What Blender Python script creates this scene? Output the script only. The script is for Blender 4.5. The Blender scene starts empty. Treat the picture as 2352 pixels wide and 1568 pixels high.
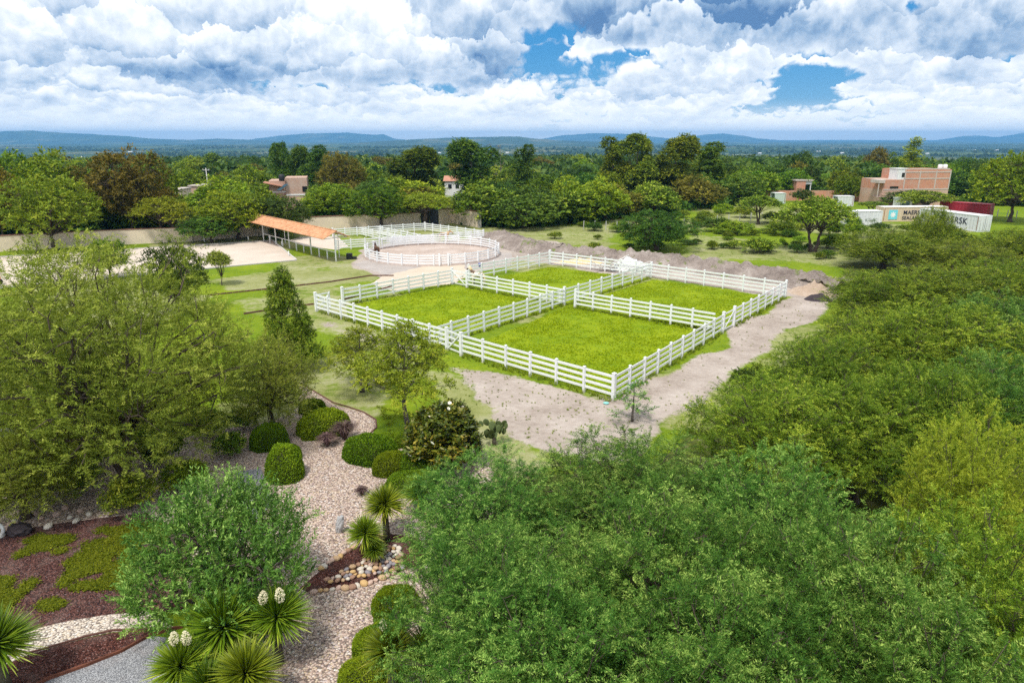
import bpy, bmesh, math, random
import numpy as np
from mathutils import Vector, Matrix

S = bpy.context.scene
COL = S.collection
PI = math.pi
CAM_H = 14.4
# ---------------------------------------------------------------- camera
FPX = 1568.0            # focal length in pixels of a 2352 px wide survey frame
HORIZON = 318.0
PITCH = math.atan((784 - HORIZON) / FPX)
CP, SP = math.cos(PITCH), math.sin(PITCH)

def ray(x, y):
    dx = (x - 1176) / FPX; dz = -(y - 784) / FPX
    return np.array([dx, CP + dz * SP, -SP + dz * CP])

def gp(x, y, z=0.0):
    """survey reading -> point on the horizontal plane at height z (metres)"""
    d = ray(x, y); t = (z - CAM_H) / d[2]
    return float(d[0] * t), float(d[1] * t)

def zat(x, y, Y):
    """height of the point seen at reading (x, y) if it stands Y metres ahead"""
    d = ray(x, y); return float(CAM_H + d[2] * Y / d[1])

def depth(X, Y, z=0.0):
    return Y * CP - (z - CAM_H) * SP

def px2m(px, X, Y, z=0.0):
    return px * depth(X, Y, z) / FPX

cam_d = bpy.data.cameras.new('camera'); cam = bpy.data.objects.new('camera', cam_d)
COL.objects.link(cam); S.camera = cam
cam_d.sensor_width = 36; cam_d.lens = 36 * FPX / 2352
cam_d.clip_start = 0.3; cam_d.clip_end = 80000
cam.location = (0, 0, CAM_H); cam.rotation_euler = (PI / 2 - PITCH, 0, 0)

# ---------------------------------------------------------------- node helper
class NT:
    def __init__(s, tree): s.t = tree; s.n = tree.nodes; s.l = tree.links
    def new(s, typ, **kw):
        n = s.n.new(typ)
        for k, v in kw.items(): setattr(n, k, v)
        return n
    def put(s, sock, v):
        if isinstance(v, bpy.types.NodeSocket): s.l.new(v, sock)
        elif v is not None:
            if sock.type == 'RGBA' and len(v) == 3: v = (*v, 1)
            sock.default_value = v
    def m(s, op, a, b=None, c=None, clamp=False):
        n = s.new('ShaderNodeMath', operation=op, use_clamp=clamp)
        for i, v in enumerate((a, b, c)):
            if v is not None: s.put(n.inputs[i], v)
        return n.outputs[0]
    def vm(s, op, a, b=None, out=0, scale=None):
        n = s.new('ShaderNodeVectorMath', operation=op)
        s.put(n.inputs[0], a)
        if b is not None: s.put(n.inputs[1], b)
        if scale is not None: s.put(n.inputs['Scale'], scale)
        return n.outputs[out]
    def mix(s, f, a, b, blend='MIX'):
        n = s.new('ShaderNodeMix', data_type='RGBA', blend_type=blend)
        s.put(n.inputs['Factor'], f); s.put(n.inputs['A'], a); s.put(n.inputs['B'], b)
        return n.outputs['Result']
    def step(s, v, a, b, c=0.0, d=1.0, smooth=True):
        n = s.new('ShaderNodeMapRange', interpolation_type='SMOOTHSTEP' if smooth else 'LINEAR')
        for i, q in enumerate((v, a, b, c, d)): s.put(n.inputs[i], q)
        return n.outputs[0]
    def noise(s, vec, scale, detail=4, rough=.55, dist=0.0, out='Fac', dim='3D'):
        n = s.new('ShaderNodeTexNoise', noise_dimensions=dim)
        if vec is not None: s.put(n.inputs['Vector'], vec)
        n.inputs['Scale'].default_value = scale; n.inputs['Detail'].default_value = detail
        n.inputs['Roughness'].default_value = rough; n.inputs['Distortion'].default_value = dist
        return n.outputs[out]
    def voro(s, vec, scale, feature='F1', out='Distance', rand=1.0, smooth=None):
        n = s.new('ShaderNodeTexVoronoi', feature=feature)
        if vec is not None: s.put(n.inputs['Vector'], vec)
        n.inputs['Scale'].default_value = scale
        n.inputs['Randomness'].default_value = rand
        if smooth is not None and 'Smoothness' in n.inputs: n.inputs['Smoothness'].default_value = smooth
        return n.outputs[out]
    def comb(s, x, y, z):
        n = s.new('ShaderNodeCombineXYZ')
        for i, v in enumerate((x, y, z)): s.put(n.inputs[i], v)
        return n.outputs[0]
    def sep(s, v):
        n = s.new('ShaderNodeSeparateXYZ'); s.put(n.inputs[0], v); return n.outputs
    def ramp(s, f, stops):
        n = s.new('ShaderNodeValToRGB'); s.put(n.inputs[0], f)
        cr = n.color_ramp
        while len(cr.elements) < len(stops): cr.elements.new(.5)
        for e, (p, c) in zip(cr.elements, stops): e.position = p; e.color = (*c[:3], 1)
        return n.outputs['Color']

# ---------------------------------------------------------------- light
SUN_EL, SUN_AZ = math.radians(62), math.radians(205)     # azimuth clockwise from +Y: behind, slightly left
sd = bpy.data.lights.new('sun', 'SUN'); sun = bpy.data.objects.new('sun', sd); COL.objects.link(sun)
sd.energy = 3.5; sd.angle = math.radians(10); sd.color = (1.0, .955, .88)
sv = Vector((math.sin(SUN_AZ) * math.cos(SUN_EL), math.cos(SUN_AZ) * math.cos(SUN_EL), math.sin(SUN_EL)))
sun.rotation_euler = (-sv).to_track_quat('-Z', 'Y').to_euler(); sun.location = (0, -40, 60)
S.view_settings.view_transform = 'Standard'; S.view_settings.look = 'None'
S.view_settings.exposure = 0.30; S.view_settings.gamma = 1.0; S.view_settings.use_curve_mapping = False
cy = S.cycles
cy.max_bounces = 5; cy.diffuse_bounces = 3; cy.glossy_bounces = 2; cy.transmission_bounces = 3
cy.transparent_max_bounces = 4; cy.volume_bounces = 0; cy.caustics_reflective = False; cy.caustics_refractive = False
cy.use_denoising = False; cy.use_adaptive_sampling = True; cy.adaptive_threshold = 0.015
S.render.use_persistent_data = False
# ---------------------------------------------------------------- sky with cumulus, laid out by bearing and elevation
def bearing(x, y):
    d = ray(x, y); d = d / np.linalg.norm(d)
    return math.degrees(math.atan2(d[0], d[1])), math.degrees(math.asin(d[2]))

def make_world():
    w = bpy.data.worlds.new('World'); S.world = w; w.use_nodes = True
    w.node_tree.nodes.clear(); q = NT(w.node_tree)
    out = q.new('ShaderNodeOutputWorld'); bg = q.new('ShaderNodeBackground')
    q.l.new(bg.outputs[0], out.inputs[0])
    gen = q.new('ShaderNodeTexCoord').outputs['Generated']
    x, y, z = q.sep(gen)
    u = q.m('MULTIPLY', q.m('ARCTAN2', x, y), 57.29578)
    v = q.m('MULTIPLY', q.m('ARCSINE', z), 57.29578)
    vp = q.m('MAXIMUM', v, -1.5)
    pu = q.m('MULTIPLY', u, .72)                   # clouds flatten towards the horizon
    pv = q.m('MULTIPLY', q.m('LOGARITHM', q.m('ADD', vp, 3.5), 2.71828), 7.0)
    uv = q.comb(u, v, 0.0)

    # density group: P (pu, pv, seed) -> billowing density
    g = bpy.data.node_groups.new('cloud_density', 'ShaderNodeTree')
    g.interface.new_socket('P', in_out='INPUT', socket_type='NodeSocketVector')
    g.interface.new_socket('D', in_out='OUTPUT', socket_type='NodeSocketFloat')
    g.interface.new_socket('S', in_out='OUTPUT', socket_type='NodeSocketFloat')
    gq = NT(g); gi = gq.new('NodeGroupInput'); go = gq.new('NodeGroupOutput')
    P = gi.outputs[0]
    warp = gq.noise(P, .55, 3, .55, out='Color', dim='2D')
    Pw = gq.vm('ADD', P, gq.vm('SCALE', gq.vm('SUBTRACT', warp, (.5, .5, .5)), scale=1.5))
    base = gq.noise(P, .17, 2, .5, dim='2D')
    def cell(sc):
        n = gq.new('ShaderNodeTexVoronoi', feature='F1', voronoi_dimensions='2D')
        gq.put(n.inputs['Vector'], Pw); n.inputs['Scale'].default_value = sc
        n.inputs['Detail'].default_value = 0
        dd = n.outputs['Distance']; return gq.m('MULTIPLY', dd, dd)
    fine = gq.noise(Pw, 1.5, 6, .62, dim='2D')
    puff = gq.m('ADD', gq.m('MULTIPLY', cell(.30), -.42), gq.m('ADD', gq.m('MULTIPLY', cell(.75), -.26), gq.m('MULTIPLY', cell(1.9), -.12)))
    d = gq.m('ADD', gq.m('MULTIPLY', base, 1.0), gq.m('ADD', puff, gq.m('MULTIPLY', fine, .20)))
    gq.l.new(d, go.inputs[0])
    # each heap of cloud: bright crown, shaded foot
    warp2 = gq.vm('SCALE', gq.vm('SUBTRACT', gq.noise(P, .9, 4, .6, out='Color', dim='2D'), (.5, .5, .5)), scale=1.7)
    def heap(sc, seed):
        Q = gq.vm('ADD', gq.vm('ADD', gq.vm('MULTIPLY', P, (.72, 1.15, 1)), warp2), seed)
        n = gq.new('ShaderNodeTexVoronoi', feature='SMOOTH_F1', voronoi_dimensions='2D')
        gq.put(n.inputs['Vector'], Q); n.inputs['Scale'].default_value = sc; n.inputs['Smoothness'].default_value = .06
        rel = gq.sep(gq.vm('SUBTRACT', Q, n.outputs['Position']))[1]
        return gq.m('MULTIPLY', rel, sc)
    low = gq.step(gq.sep(P)[1], 15.5, 10.5)
    sh = gq.m('ADD', gq.m('MULTIPLY', heap(.17, (3.1, 1.7, 0)), gq.m('MULTIPLY_ADD', low, -.35, .62)), gq.m('MULTIPLY', heap(.46, (0, 0, 0)), .40))
    sh = gq.m('ADD', sh, gq.m('MULTIPLY', heap(1.15, (7.3, 2.2, 0)), gq.m('MULTIPLY_ADD', low, .45, .08)))
    gq.l.new(sh, go.inputs[1])

    def dens(P):
        n = q.new('ShaderNodeGroup'); n.node_tree = g; q.put(n.inputs[0], P); return n.outputs

    def blob(px, py, wx, wy, amp):
        bu, bv = bearing(px, py)
        s = 27.4
        dv = q.vm('MULTIPLY', q.vm('SUBTRACT', uv, (bu, bv, 0)), (s / wx, s / wy, 0))
        r2 = q.vm('DOT_PRODUCT', dv, dv, out='Value')
        return q.m('MULTIPLY', q.m('POWER', 2.71828, q.m('MULTIPLY', r2, -1.0)), amp)
    def total(bs):
        t = None
        for b in bs:
            o = blob(*b); t = o if t is None else q.m('ADD', t, o)
        return t
    # where the cover thickens (+) or opens to blue (-)
    cover = total([
        (1235, 75, 85, 34, -.42), (1270, 155, 60, 42, -.40), (1450, 130, 110, 26, -.42), (1840, 120, 100, 34, -.24), (1870, 180, 80, 24, -.30), (1965, 228, 170, 16, -.24), (2080, 285, 220, 12, -.22),
        (320, 92, 55, 22, -.36), (285, 130, 60, 18, -.22), (2110, 10, 60, 22, -.40), (640, 192, 90, 12, -.22), (1560, 250, 300, 12, -.16), (1640, 160, 420, 110, -.10), (2200, 150, 200, 14, -.2), (900, 200, 200, 10, -.14),
        (480, 110, 300, 90, .20), (1000, 110, 170, 90, .20), (180, 70, 330, 110, .34), (1650, 30, 430, 60, .66), (1640, 118, 110, 36, .34),
        (1420, 225, 200, 40, .22), (1640, 215, 130, 45, .24), (2020, 120, 90, 50, .30), (2250, 60, 180, 80, .34), (2250, 200, 170, 40, .16),
        (1100, 230, 400, 50, .12), (400, 235, 500, 60, .18), (1960, 205, 45, 16, .20)])
    # undersides in the shade of the cloud itself
    shade = total([
        (1500, 35, 330, 62, .46), (1850, 50, 260, 40, .38), (2230, 45, 200, 45, .34), (1370, 90, 110, 32, .40),
        (120, 115, 330, 40, .16), (40, 60, 250, 50, .06), (420, 165, 420, 20, .24), (1125, 140, 95, 34, .36), (860, 165, 120, 28, .30),
        (700, 75, 110, 55, .16), (1560, 150, 110, 24, .22), (1600, 180, 220, 20, .16), (2030, 150, 120, 26, .18), (900, 20, 200, 40, .08)])
    P0 = q.comb(pu, pv, 3.7)
    D0, heapy = dens(P0)
    Dl = dens(q.vm('ADD', P0, (-.15, .60, 0)))[0]
    dd = q.m('ADD', D0, cover)
    general = q.step(v, 0.5, 12, .20, .10)
    dd = q.m('ADD', dd, q.m('MULTIPLY', heapy, .46))
    dd = q.m('ADD', dd, general)
    alpha = q.step(dd, .25, .47)
    thick = q.step(dd, .45, 1.05)
    relief = q.m('ADD', q.m('MULTIPLY', q.m('SUBTRACT', D0, Dl), 1.0), q.m('MULTIPLY', heapy, q.step(v, 0, 5, .26, .74)))
    lit = q.m('ADD', q.step(v, .5, 5, .72, .75), relief)
    lit = q.m('SUBTRACT', lit, q.m('MULTIPLY', thick, .10))
    lit = q.m('SUBTRACT', lit, q.m('MULTIPLY', shade, .78))
    lit = q.m('ADD', lit, q.m('MULTIPLY', q.step(dd, .62, .40), .16))
    lit = q.step(lit, .02, .92, 0, 1, smooth=False)
    ccol = q.ramp(lit, [(0, (.10, .21, .41)), (.26, (.27, .40, .58)), (.50, (.51, .61, .74)), (.76, (.76, .82, .89)), (1, (1.0, 1.0, .98))])
    sky = q.new('ShaderNodeTexSky', sky_type='NISHITA', sun_disc=False)
    sky.sun_elevation = SUN_EL; sky.sun_rotation = SUN_AZ; sky.altitude = 1900; sky.air_density = 1.0; sky.dust_density = .4; sky.ozone_density = 2.2
    skyc = q.vm('SCALE', sky.outputs[0], scale=.085)
    hs = q.new('ShaderNodeHueSaturation'); q.put(hs.inputs['Color'], skyc); hs.inputs['Saturation'].default_value = 1.55
    hs.inputs['Value'].default_value = 1.0
    blue = q.mix(.6, hs.outputs[0], (.05, .27, .58))
    col = q.mix(alpha, blue, ccol)
    # pale distance near the horizon
    hz = q.step(v, 3.0, .3)
    col = q.mix(q.m('MULTIPLY', hz, .8), col, (1.12, 1.12, 1.10))
    q.put(bg.inputs['Color'], col); bg.inputs['Strength'].default_value = 1.0
    w.cycles.sampling_method = 'MANUAL'; w.cycles.sample_map_resolution = 512
make_world()
# ---------------------------------------------------------------- objects, materials and mesh helpers
def tag(o, label, cat, group=None):
    o['label'] = label; o['category'] = cat
    if group: o['group'] = group
    return o
def thing(name, label, cat, loc=(0, 0, 0), rz=0.0, group=None, scale=None):
    o = bpy.data.objects.new(name, None); COL.objects.link(o)
    o.empty_display_size = .3
    o.location = loc; o.rotation_euler = (0, 0, rz)
    if scale is not None: o.scale = scale
    return tag(o, label, cat, group)
def ob(name, me, mat=None, parent=None, loc=(0, 0, 0), rot=(0, 0, 0), scale=None):
    o = bpy.data.objects.new(name, me); COL.objects.link(o)
    if mat is not None:
        ms = mat if isinstance(mat, (list, tuple)) else [mat]
        if len(me.materials) == 0:
            for m_ in ms: me.materials.append(m_)
    if parent is not None: o.parent = parent
    o.location = loc; o.rotation_euler = rot
    if scale is not None: o.scale = scale
    return o
def structure(o): o['kind'] = 'structure'; return o
def stuff(o): o['kind'] = 'stuff'; return o

def np_mesh(name, V, F, tint=None, smooth=False, mi=None):
    """V (n,3), F (m,k) all faces with k corners"""
    me = bpy.data.meshes.new(name)
    V = np.asarray(V, np.float32); F = np.asarray(F, np.int32)
    n, (m_, k) = len(V), F.shape
    me.vertices.add(n); me.vertices.foreach_set('co', V.ravel())
    me.loops.add(m_ * k); me.loops.foreach_set('vertex_index', F.ravel())
    me.polygons.add(m_); me.polygons.foreach_set('loop_start', np.arange(0, m_ * k, k, dtype=np.int32))
    if smooth: me.polygons.foreach_set('use_smooth', np.ones(m_, bool))
    if mi is not None: me.polygons.foreach_set('material_index', np.asarray(mi, np.int32))
    if tint is not None:
        a = me.attributes.new('tint', 'FLOAT', 'POINT'); a.data.foreach_set('value', np.asarray(tint, np.float32))
    me.update(); me.validate()
    return me

class MB:
    """collects simple solids into one mesh"""
    def __init__(s): s.v = []; s.f = []; s.s = []
    def add(s, V, F, smooth=False):
        b = len(s.v); s.v += [tuple(map(float, p)) for p in V]; s.f += [tuple(i + b for i in f) for f in F]; s.s += [smooth] * len(F); return s
    def box(s, c, d, rz=0.0, tilt=0.0):
        hx, hy, hz = d[0] / 2, d[1] / 2, d[2] / 2
        P = [(x, y, z) for z in (-hz, hz) for x, y in ((-hx, -hy), (hx, -hy), (hx, hy), (-hx, hy))]
        R = Matrix.Rotation(rz, 3, 'Z') @ Matrix.Rotation(tilt, 3, 'Y')
        return s.add([R @ Vector(p) + Vector(c) for p in P], [(3, 2, 1, 0), (4, 5, 6, 7), (0, 1, 5, 4), (1, 2, 6, 5), (2, 3, 7, 6), (3, 0, 4, 7)])
    def bar(s, a, b, w, h):
        a = Vector(a); b = Vector(b); d = b - a; L = d.length; d.normalize()
        side = d.cross(Vector((0, 0, 1)))
        if side.length < 1e-4: side = Vector((1, 0, 0))
        side.normalize(); up = side.cross(d)
        P = [e + side * (w / 2 * i) + up * (h / 2 * j) for e in (a, b) for i, j in ((-1, -1), (1, -1), (1, 1), (-1, 1))]
        return s.add(P, [(0, 1, 2, 3), (7, 6, 5, 4), (4, 5, 1, 0), (5, 6, 2, 1), (6, 7, 3, 2), (7, 4, 0, 3)])
    def tube(s, pts, rad, n=6, cap=True, smooth=True):
        pts = [Vector(p) for p in pts]; V = []; F = []
        for i, p in enumerate(pts):
            d = (pts[min(i + 1, len(pts) - 1)] - pts[max(i - 1, 0)]).normalized()
            a = d.cross(Vector((.3, .9, .2))); a.normalize(); b = d.cross(a)
            r = rad[i] if hasattr(rad, '__len__') else rad
            V += [p + (a * math.cos(t) + b * math.sin(t)) * r for t in [2 * PI * j / n for j in range(n)]]
        for i in range(len(pts) - 1):
            for j in range(n):
                F.append((i * n + j, i * n + (j + 1) % n, (i + 1) * n + (j + 1) % n, (i + 1) * n + j))
        if cap: F.append(tuple(range(n))[::-1]); F.append(tuple(range((len(pts) - 1) * n, len(pts) * n)))
        return s.add(V, F, smooth)
    def lathe(s, prof, c=(0, 0, 0), n=16, smooth=True):
        V = [(c[0] + r * math.cos(2 * PI * j / n), c[1] + r * math.sin(2 * PI * j / n), c[2] + z) for r, z in prof for j in range(n)]
        F = [(i * n + j, i * n + (j + 1) % n, (i + 1) * n + (j + 1) % n, (i + 1) * n + j) for i in range(len(prof) - 1) for j in range(n)]
        F.append(tuple(range(n))[::-1]); F.append(tuple(range((len(prof) - 1) * n, len(prof) * n)))
        return s.add(V, F, smooth)
    def mesh(s, name, bevel=0.0):
        me = bpy.data.meshes.new(name); me.from_pydata(s.v, [], s.f)
        me.polygons.foreach_set('use_smooth', s.s); me.update()
        if bevel:
            bm = bmesh.new(); bm.from_mesh(me)
            bmesh.ops.bevel(bm, geom=bm.edges[:], offset=bevel, segments=1, affect='EDGES', clamp_overlap=True)
            bm.to_mesh(me); bm.free()
        return me

def blob_mesh(name, seed, r=(1, 1, 1), amp=.15, freq=1.6, sub=3, flat=None):
    """an irregular rounded lump"""
    bm = bmesh.new(); bmesh.ops.create_icosphere(bm, subdivisions=sub, radius=1)
    from mathutils import noise
    o = Vector((seed * 3.7, seed * 1.3, seed * 2.1))
    for v in bm.verts:
        k = 1 + amp * noise.fractal(v.co * freq + o, 1, 2, 3)
        v.co = Vector((v.co.x * r[0] * k, v.co.y * r[1] * k, v.co.z * r[2] * k))
        if flat is not None and v.co.z < flat: v.co.z = flat + (v.co.z - flat) * .1
    me = bpy.data.meshes.new(name); bm.to_mesh(me); bm.free()
    me.polygons.foreach_set('use_smooth', np.ones(len(me.polygons), bool))
    return me

MATS = {}
def newmat(name):
    m_ = bpy.data.materials.new(name); m_.use_nodes = True; m_.node_tree.nodes.clear()
    q = NT(m_.node_tree); out = q.new('ShaderNodeOutputMaterial'); MATS[name] = m_
    return m_, q, out
def simple(name, col, rough=.6, var=.12, scale=3.0, bump=0.0, metal=0.0, spec=.4, dirt=None):
    """painted / stone / metal surface with mottling (object space)"""
    m_, q, out = newmat(name)
    tc = q.new('ShaderNodeTexCoord').outputs['Object']
    b = q.new('ShaderNodeBsdfPrincipled'); q.l.new(b.outputs[0], out.inputs[0])
    n1 = q.noise(tc, scale, 5, .6); n2 = q.noise(tc, scale * 7, 3, .6)
    f = q.step(q.m('ADD', q.m('MULTIPLY', n1, .65), q.m('MULTIPLY', n2, .35)), .3, .7, smooth=False)
    c = q.mix(f, tuple(x * (1 - var) for x in col), tuple(min(1, x * (1 + var)) for x in col))
    if dirt is not None:
        c = q.mix(q.m('MULTIPLY', q.step(q.noise(tc, scale * 1.7, 6, .7), .52, .75), dirt[1]), c, dirt[0])
    q.put(b.inputs['Base Color'], c); b.inputs['Roughness'].default_value = rough
    b.inputs['Metallic'].default_value = metal; b.inputs['Specular IOR Level'].default_value = spec
    if bump:
        bn = q.new('ShaderNodeBump'); bn.inputs['Strength'].default_value = bump; bn.inputs['Distance'].default_value = .05
        q.put(bn.inputs['Height'], f); q.l.new(bn.outputs[0], b.inputs['Normal'])
    return m_
def leafmat(name, dark, light, third=None, trans=.32, rough=.62, spec=.25, hue=.02, val=.25):
    """leaf colour runs from dark to light over the crown by the 'tint' of each leaf; every tree a shade of its own"""
    m_, q, out = newmat(name)
    at = q.new('ShaderNodeAttribute', attribute_name='tint').outputs['Fac']
    rnd = q.new('ShaderNodeObjectInfo').outputs['Random']
    stops = [(.05, dark), (.9, light)] if third is None else [(.05, dark), (.6, light), (.95, third)]
    c = q.ramp(at, stops)
    hs = q.new('ShaderNodeHueSaturation'); q.put(hs.inputs['Color'], c)
    q.put(hs.inputs['Hue'], q.step(rnd, 0, 1, .5 - hue, .5 + hue, False))
    rr = q.m('FRACT', q.m('MULTIPLY', rnd, 7.31))
    q.put(hs.inputs['Value'], q.step(rr, 0, 1, 1 - val, 1 + val, False))
    b = q.new('ShaderNodeBsdfPrincipled'); q.put(b.inputs['Base Color'], hs.outputs[0])
    b.inputs['Roughness'].default_value = rough; b.inputs['Specular IOR Level'].default_value = spec
    t = q.new('ShaderNodeBsdfTranslucent')
    q.put(t.inputs['Color'], q.mix(.5, hs.outputs[0], q.mix(1, hs.outputs[0], (1.1, 1.0, .4), 'MULTIPLY')))
    mx = q.new('ShaderNodeMixShader'); mx.inputs[0].default_value = trans
    q.l.new(b.outputs[0], mx.inputs[1]); q.l.new(t.outputs[0], mx.inputs[2]); q.l.new(mx.outputs[0], out.inputs[0])
    return m_

M_white = simple('white_paint', (.76, .77, .785), .5, .04, .8, dirt=((.50, .46, .40), .32))
_m = MATS['white_paint'].node_tree; q = NT(_m); _b = [n for n in _m.nodes if n.type == 'BSDF_PRINCIPLED'][0]
_src = _b.inputs['Base Color'].links[0].from_socket; _tc = q.new('ShaderNodeTexCoord').outputs['Object']
_sp = q.m('ADD', q.sep(_tc)[2], q.m('MULTIPLY', q.noise(_tc, 9, 4, .7), .42))
q.put(_b.inputs['Base Color'], q.mix(q.m('MULTIPLY', q.step(_sp, .52, .24), .6), _src, (.36, .31, .24)))
M_white2 = simple('white_wall', (.70, .70, .70), .7, .05, .6, dirt=((.42, .38, .34), .4))
M_concrete = simple('concrete', (.40, .38, .36), .85, .12, 1.2, .2)
M_dark = simple('dark_metal', (.02, .022, .028), .5, .2, 2)
M_black = simple('black_plastic', (.012, .012, .014), .5, .2, 2)
M_blue = simple('blue_plastic', (.02, .06, .42), .4, .1, 2)
M_orange = simple('orange_paint', (.75, .16, .01), .4, .05, 2)
M_bark = simple('bark', (.085, .062, .048), .9, .35, 6, .6)
M_barkgrey = simple('grey_bark', (.17, .145, .125), .9, .3, 6, .6)
M_woodrust = simple('brown_edging', (.10, .045, .03), .9, .35, 3, .3)
M_rope = simple('brown_log', (.12, .055, .04), .9, .4, 5)
M_glass = simple('dark_glass', (.012, .014, .02), .15, .2, 1, spec=.6)
# ---------------------------------------------------------------- ground
from mathutils import noise as mnoise
def P2(pts): return [gp(x, y) for x, y in pts]

def inside(px, py, poly):
    px = np.asarray(px); py = np.asarray(py); r = np.zeros(px.shape, bool); n = len(poly); j = n - 1
    for i in range(n):
        xi, yi = poly[i]; xj, yj = poly[j]
        c = ((yi > py) != (yj > py)) & (px < (xj - xi) * (py - yi) / (yj - yi + 1e-12) + xi)
        r ^= c; j = i
    return r
def near_line(px, py, pts):
    d = np.full(np.shape(px), 1e9)
    for (x0, y0), (x1, y1) in zip(pts[:-1], pts[1:]):
        vx, vy = x1 - x0, y1 - y0; L = vx * vx + vy * vy + 1e-12
        t = np.clip(((px - x0) * vx + (py - y0) * vy) / L, 0, 1)
        d = np.minimum(d, np.hypot(px - x0 - t * vx, py - y0 - t * vy))
    return d
def vnoise(x, y, f, seed=0):
    """cheap smooth value noise"""
    x = np.asarray(x) * f + seed * 17.3; y = np.asarray(y) * f + seed * 9.1
    xi = np.floor(x).astype(np.int64); yi = np.floor(y).astype(np.int64); fx = x - xi; fy = y - yi
    fx = fx * fx * (3 - 2 * fx); fy = fy * fy * (3 - 2 * fy)
    def h(a, b):
        n = (a * 374761393 + b * 668265263 + seed * 974711) & 0x7fffffff
        n = ((n ^ (n >> 13)) * 1274126177) & 0x7fffffff
        return ((n ^ (n >> 16)) & 0xffff) / 65535.0
    return (h(xi, yi) * (1 - fx) + h(xi + 1, yi) * fx) * (1 - fy) + (h(xi, yi + 1) * (1 - fx) + h(xi + 1, yi + 1) * fx) * fy

PLAIN = -42.0
def gz(x, y):
    r = np.hypot(np.asarray(x, float), np.asarray(y, float))
    t = np.clip((r - 230) / 1500, 0, 1); t = t * t * (3 - 2 * t)
    und = (vnoise(x, y, 1 / 900, 5) - .5) * 22 * np.clip((r - 900) / 2500, 0, 1)
    return PLAIN * t + und

def axis(segs):
    out = []
    for a, b, st in segs: out += list(np.arange(a, b, st))
    return np.array(sorted(set(np.round(out, 3))))
xs = axis([(-24000, -6000, 1500), (-6000, -1000, 250), (-1000, -200, 40), (-200, -80, 6), (-80, 100, .5), (100, 220, 6), (220, 1000, 40), (1000, 6000, 250), (6000, 24001, 1500)])
ys = axis([(-120, 0, 8), (0, 125, .5), (125, 260, 4), (260, 1200, 25), (1200, 6000, 150), (6000, 24001, 900)])
GX, GY = np.meshgrid(xs, ys); fx, fy = GX.ravel(), GY.ravel()
jx = fx + (vnoise(fx, fy, .25, 1) - .5) * 3; jy = fy + (vnoise(fx, fy, .25, 2) - .5) * 3
soil = np.zeros(fx.shape); dry = np.zeros(fx.shape)
def zone(arr, poly, v, jitter=True):
    w = P2(poly); k = inside(jx if jitter else fx, jy if jitter else fy, w); arr[k] = np.maximum(arr[k], v)
# bare earth round the paddocks
zone(soil, [(1040, 822), (1240, 872), (1408, 925), (1560, 830), (1690, 752), (1802, 688), (1880, 680), (1905, 690), (1855, 742), (1760, 812), (1700, 862), (1600, 925), (1500, 985), (1430, 1060), (1290, 1060), (1160, 1010), (1110, 950), (1040, 872)], .80)
zone(dry, [(1050, 870), (1130, 960), (1160, 1040), (1080, 1040), (1000, 960)], .8)
zone(soil, [(1450, 900), (1560, 832), (1690, 755), (1802, 688), (1870, 688), (1780, 760), (1650, 850), (1530, 930), (1430, 965), (1300, 960), (1180, 900), (1230, 880), (1408, 930)], .96)
zone(dry, [(1000, 820), (1150, 930), (1250, 1010), (1000, 960), (930, 860)], .8)
zone(soil, [(735, 730), (820, 760), (990, 812), (1010, 830), (880, 800), (780, 775), (730, 750)], .72)
# round the ring and along the bank
zone(soil, [(805, 600), (835, 575), (870, 560), (1110, 548), (1165, 565), (1190, 600), (1130, 618), (1040, 640), (900, 640), (870, 630), (815, 615)], .92)
zone(soil, [(1100, 545), (1130, 545), (1280, 590), (1360, 600), (1260, 606), (1180, 600)], .9)
zone(soil, [(1250, 598), (1500, 618), (1810, 662), (1900, 690), (1800, 684), (1500, 640), (1262, 610)], .75)
zone(soil, [(1150, 540), (1300, 560), (1450, 580), (1620, 600), (1820, 628), (1920, 648), (1910, 690), (1500, 620), (1250, 600), (1120, 560)], .85)
# lawn strips that are worn and grey
zone(dry, [(520, 640), (700, 620), (870, 622), (880, 640), (640, 668), (520, 672)], .85)
zone(dry, [(500, 700), (700, 660), (860, 650), (780, 690), (600, 740)], .55)
zone(dry, [(0, 668), (300, 655), (500, 680), (300, 760), (0, 760)], .75)
zone(dry, [(1560, 540), (1700, 545), (1800, 560), (1930, 575), (1930, 610), (1700, 595), (1560, 580)], .56)
zone(dry, [(1150, 525), (1330, 518), (1330, 528), (1200, 545)], .6)
zone(dry, [(1560, 500), (1640, 505), (1620, 560), (1560, 560)], .5)
zone(dry, [(660, 545), (1000, 520), (1110, 540), (1000, 560), (780, 575)], .45)
rr = np.hypot(fx, fy)
dry = np.maximum(dry, .62 * (vnoise(fx, fy, .09, 7) * .7 + vnoise(fx, fy, .3, 8) * .3 > .52))
zone(dry, [(1080, 950), (1190, 990), (1290, 1070), (1150, 1130), (1050, 1070)], .8)
zone(dry, [(640, 690), (760, 680), (990, 815), (900, 860), (760, 800)], .6)
zone(dry, [(1100, 530), (1400, 505), (1940, 490), (1940, 610), (1500, 585), (1250, 560)], .10)
soil[(rr < 24) & (fx > 3)] = .55
wood = np.zeros(fx.shape)
ex = [-600, -150, 0, 250, 450, 600, 700, 960, 1100, 1180, 1330, 1480, 1620, 1760, 1900, 2180, 2290, 2400, 2900]; ey = [566, 556, 546, 543, 538, 530, 510, 503, 518, 526, 514, 498, 482, 460, 456, 460, 470, 476, 480]
wood[inside(jx, jy, P2(list(zip(ex, ey)) + [(2900, 380), (-600, 380)]))] = 1
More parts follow.
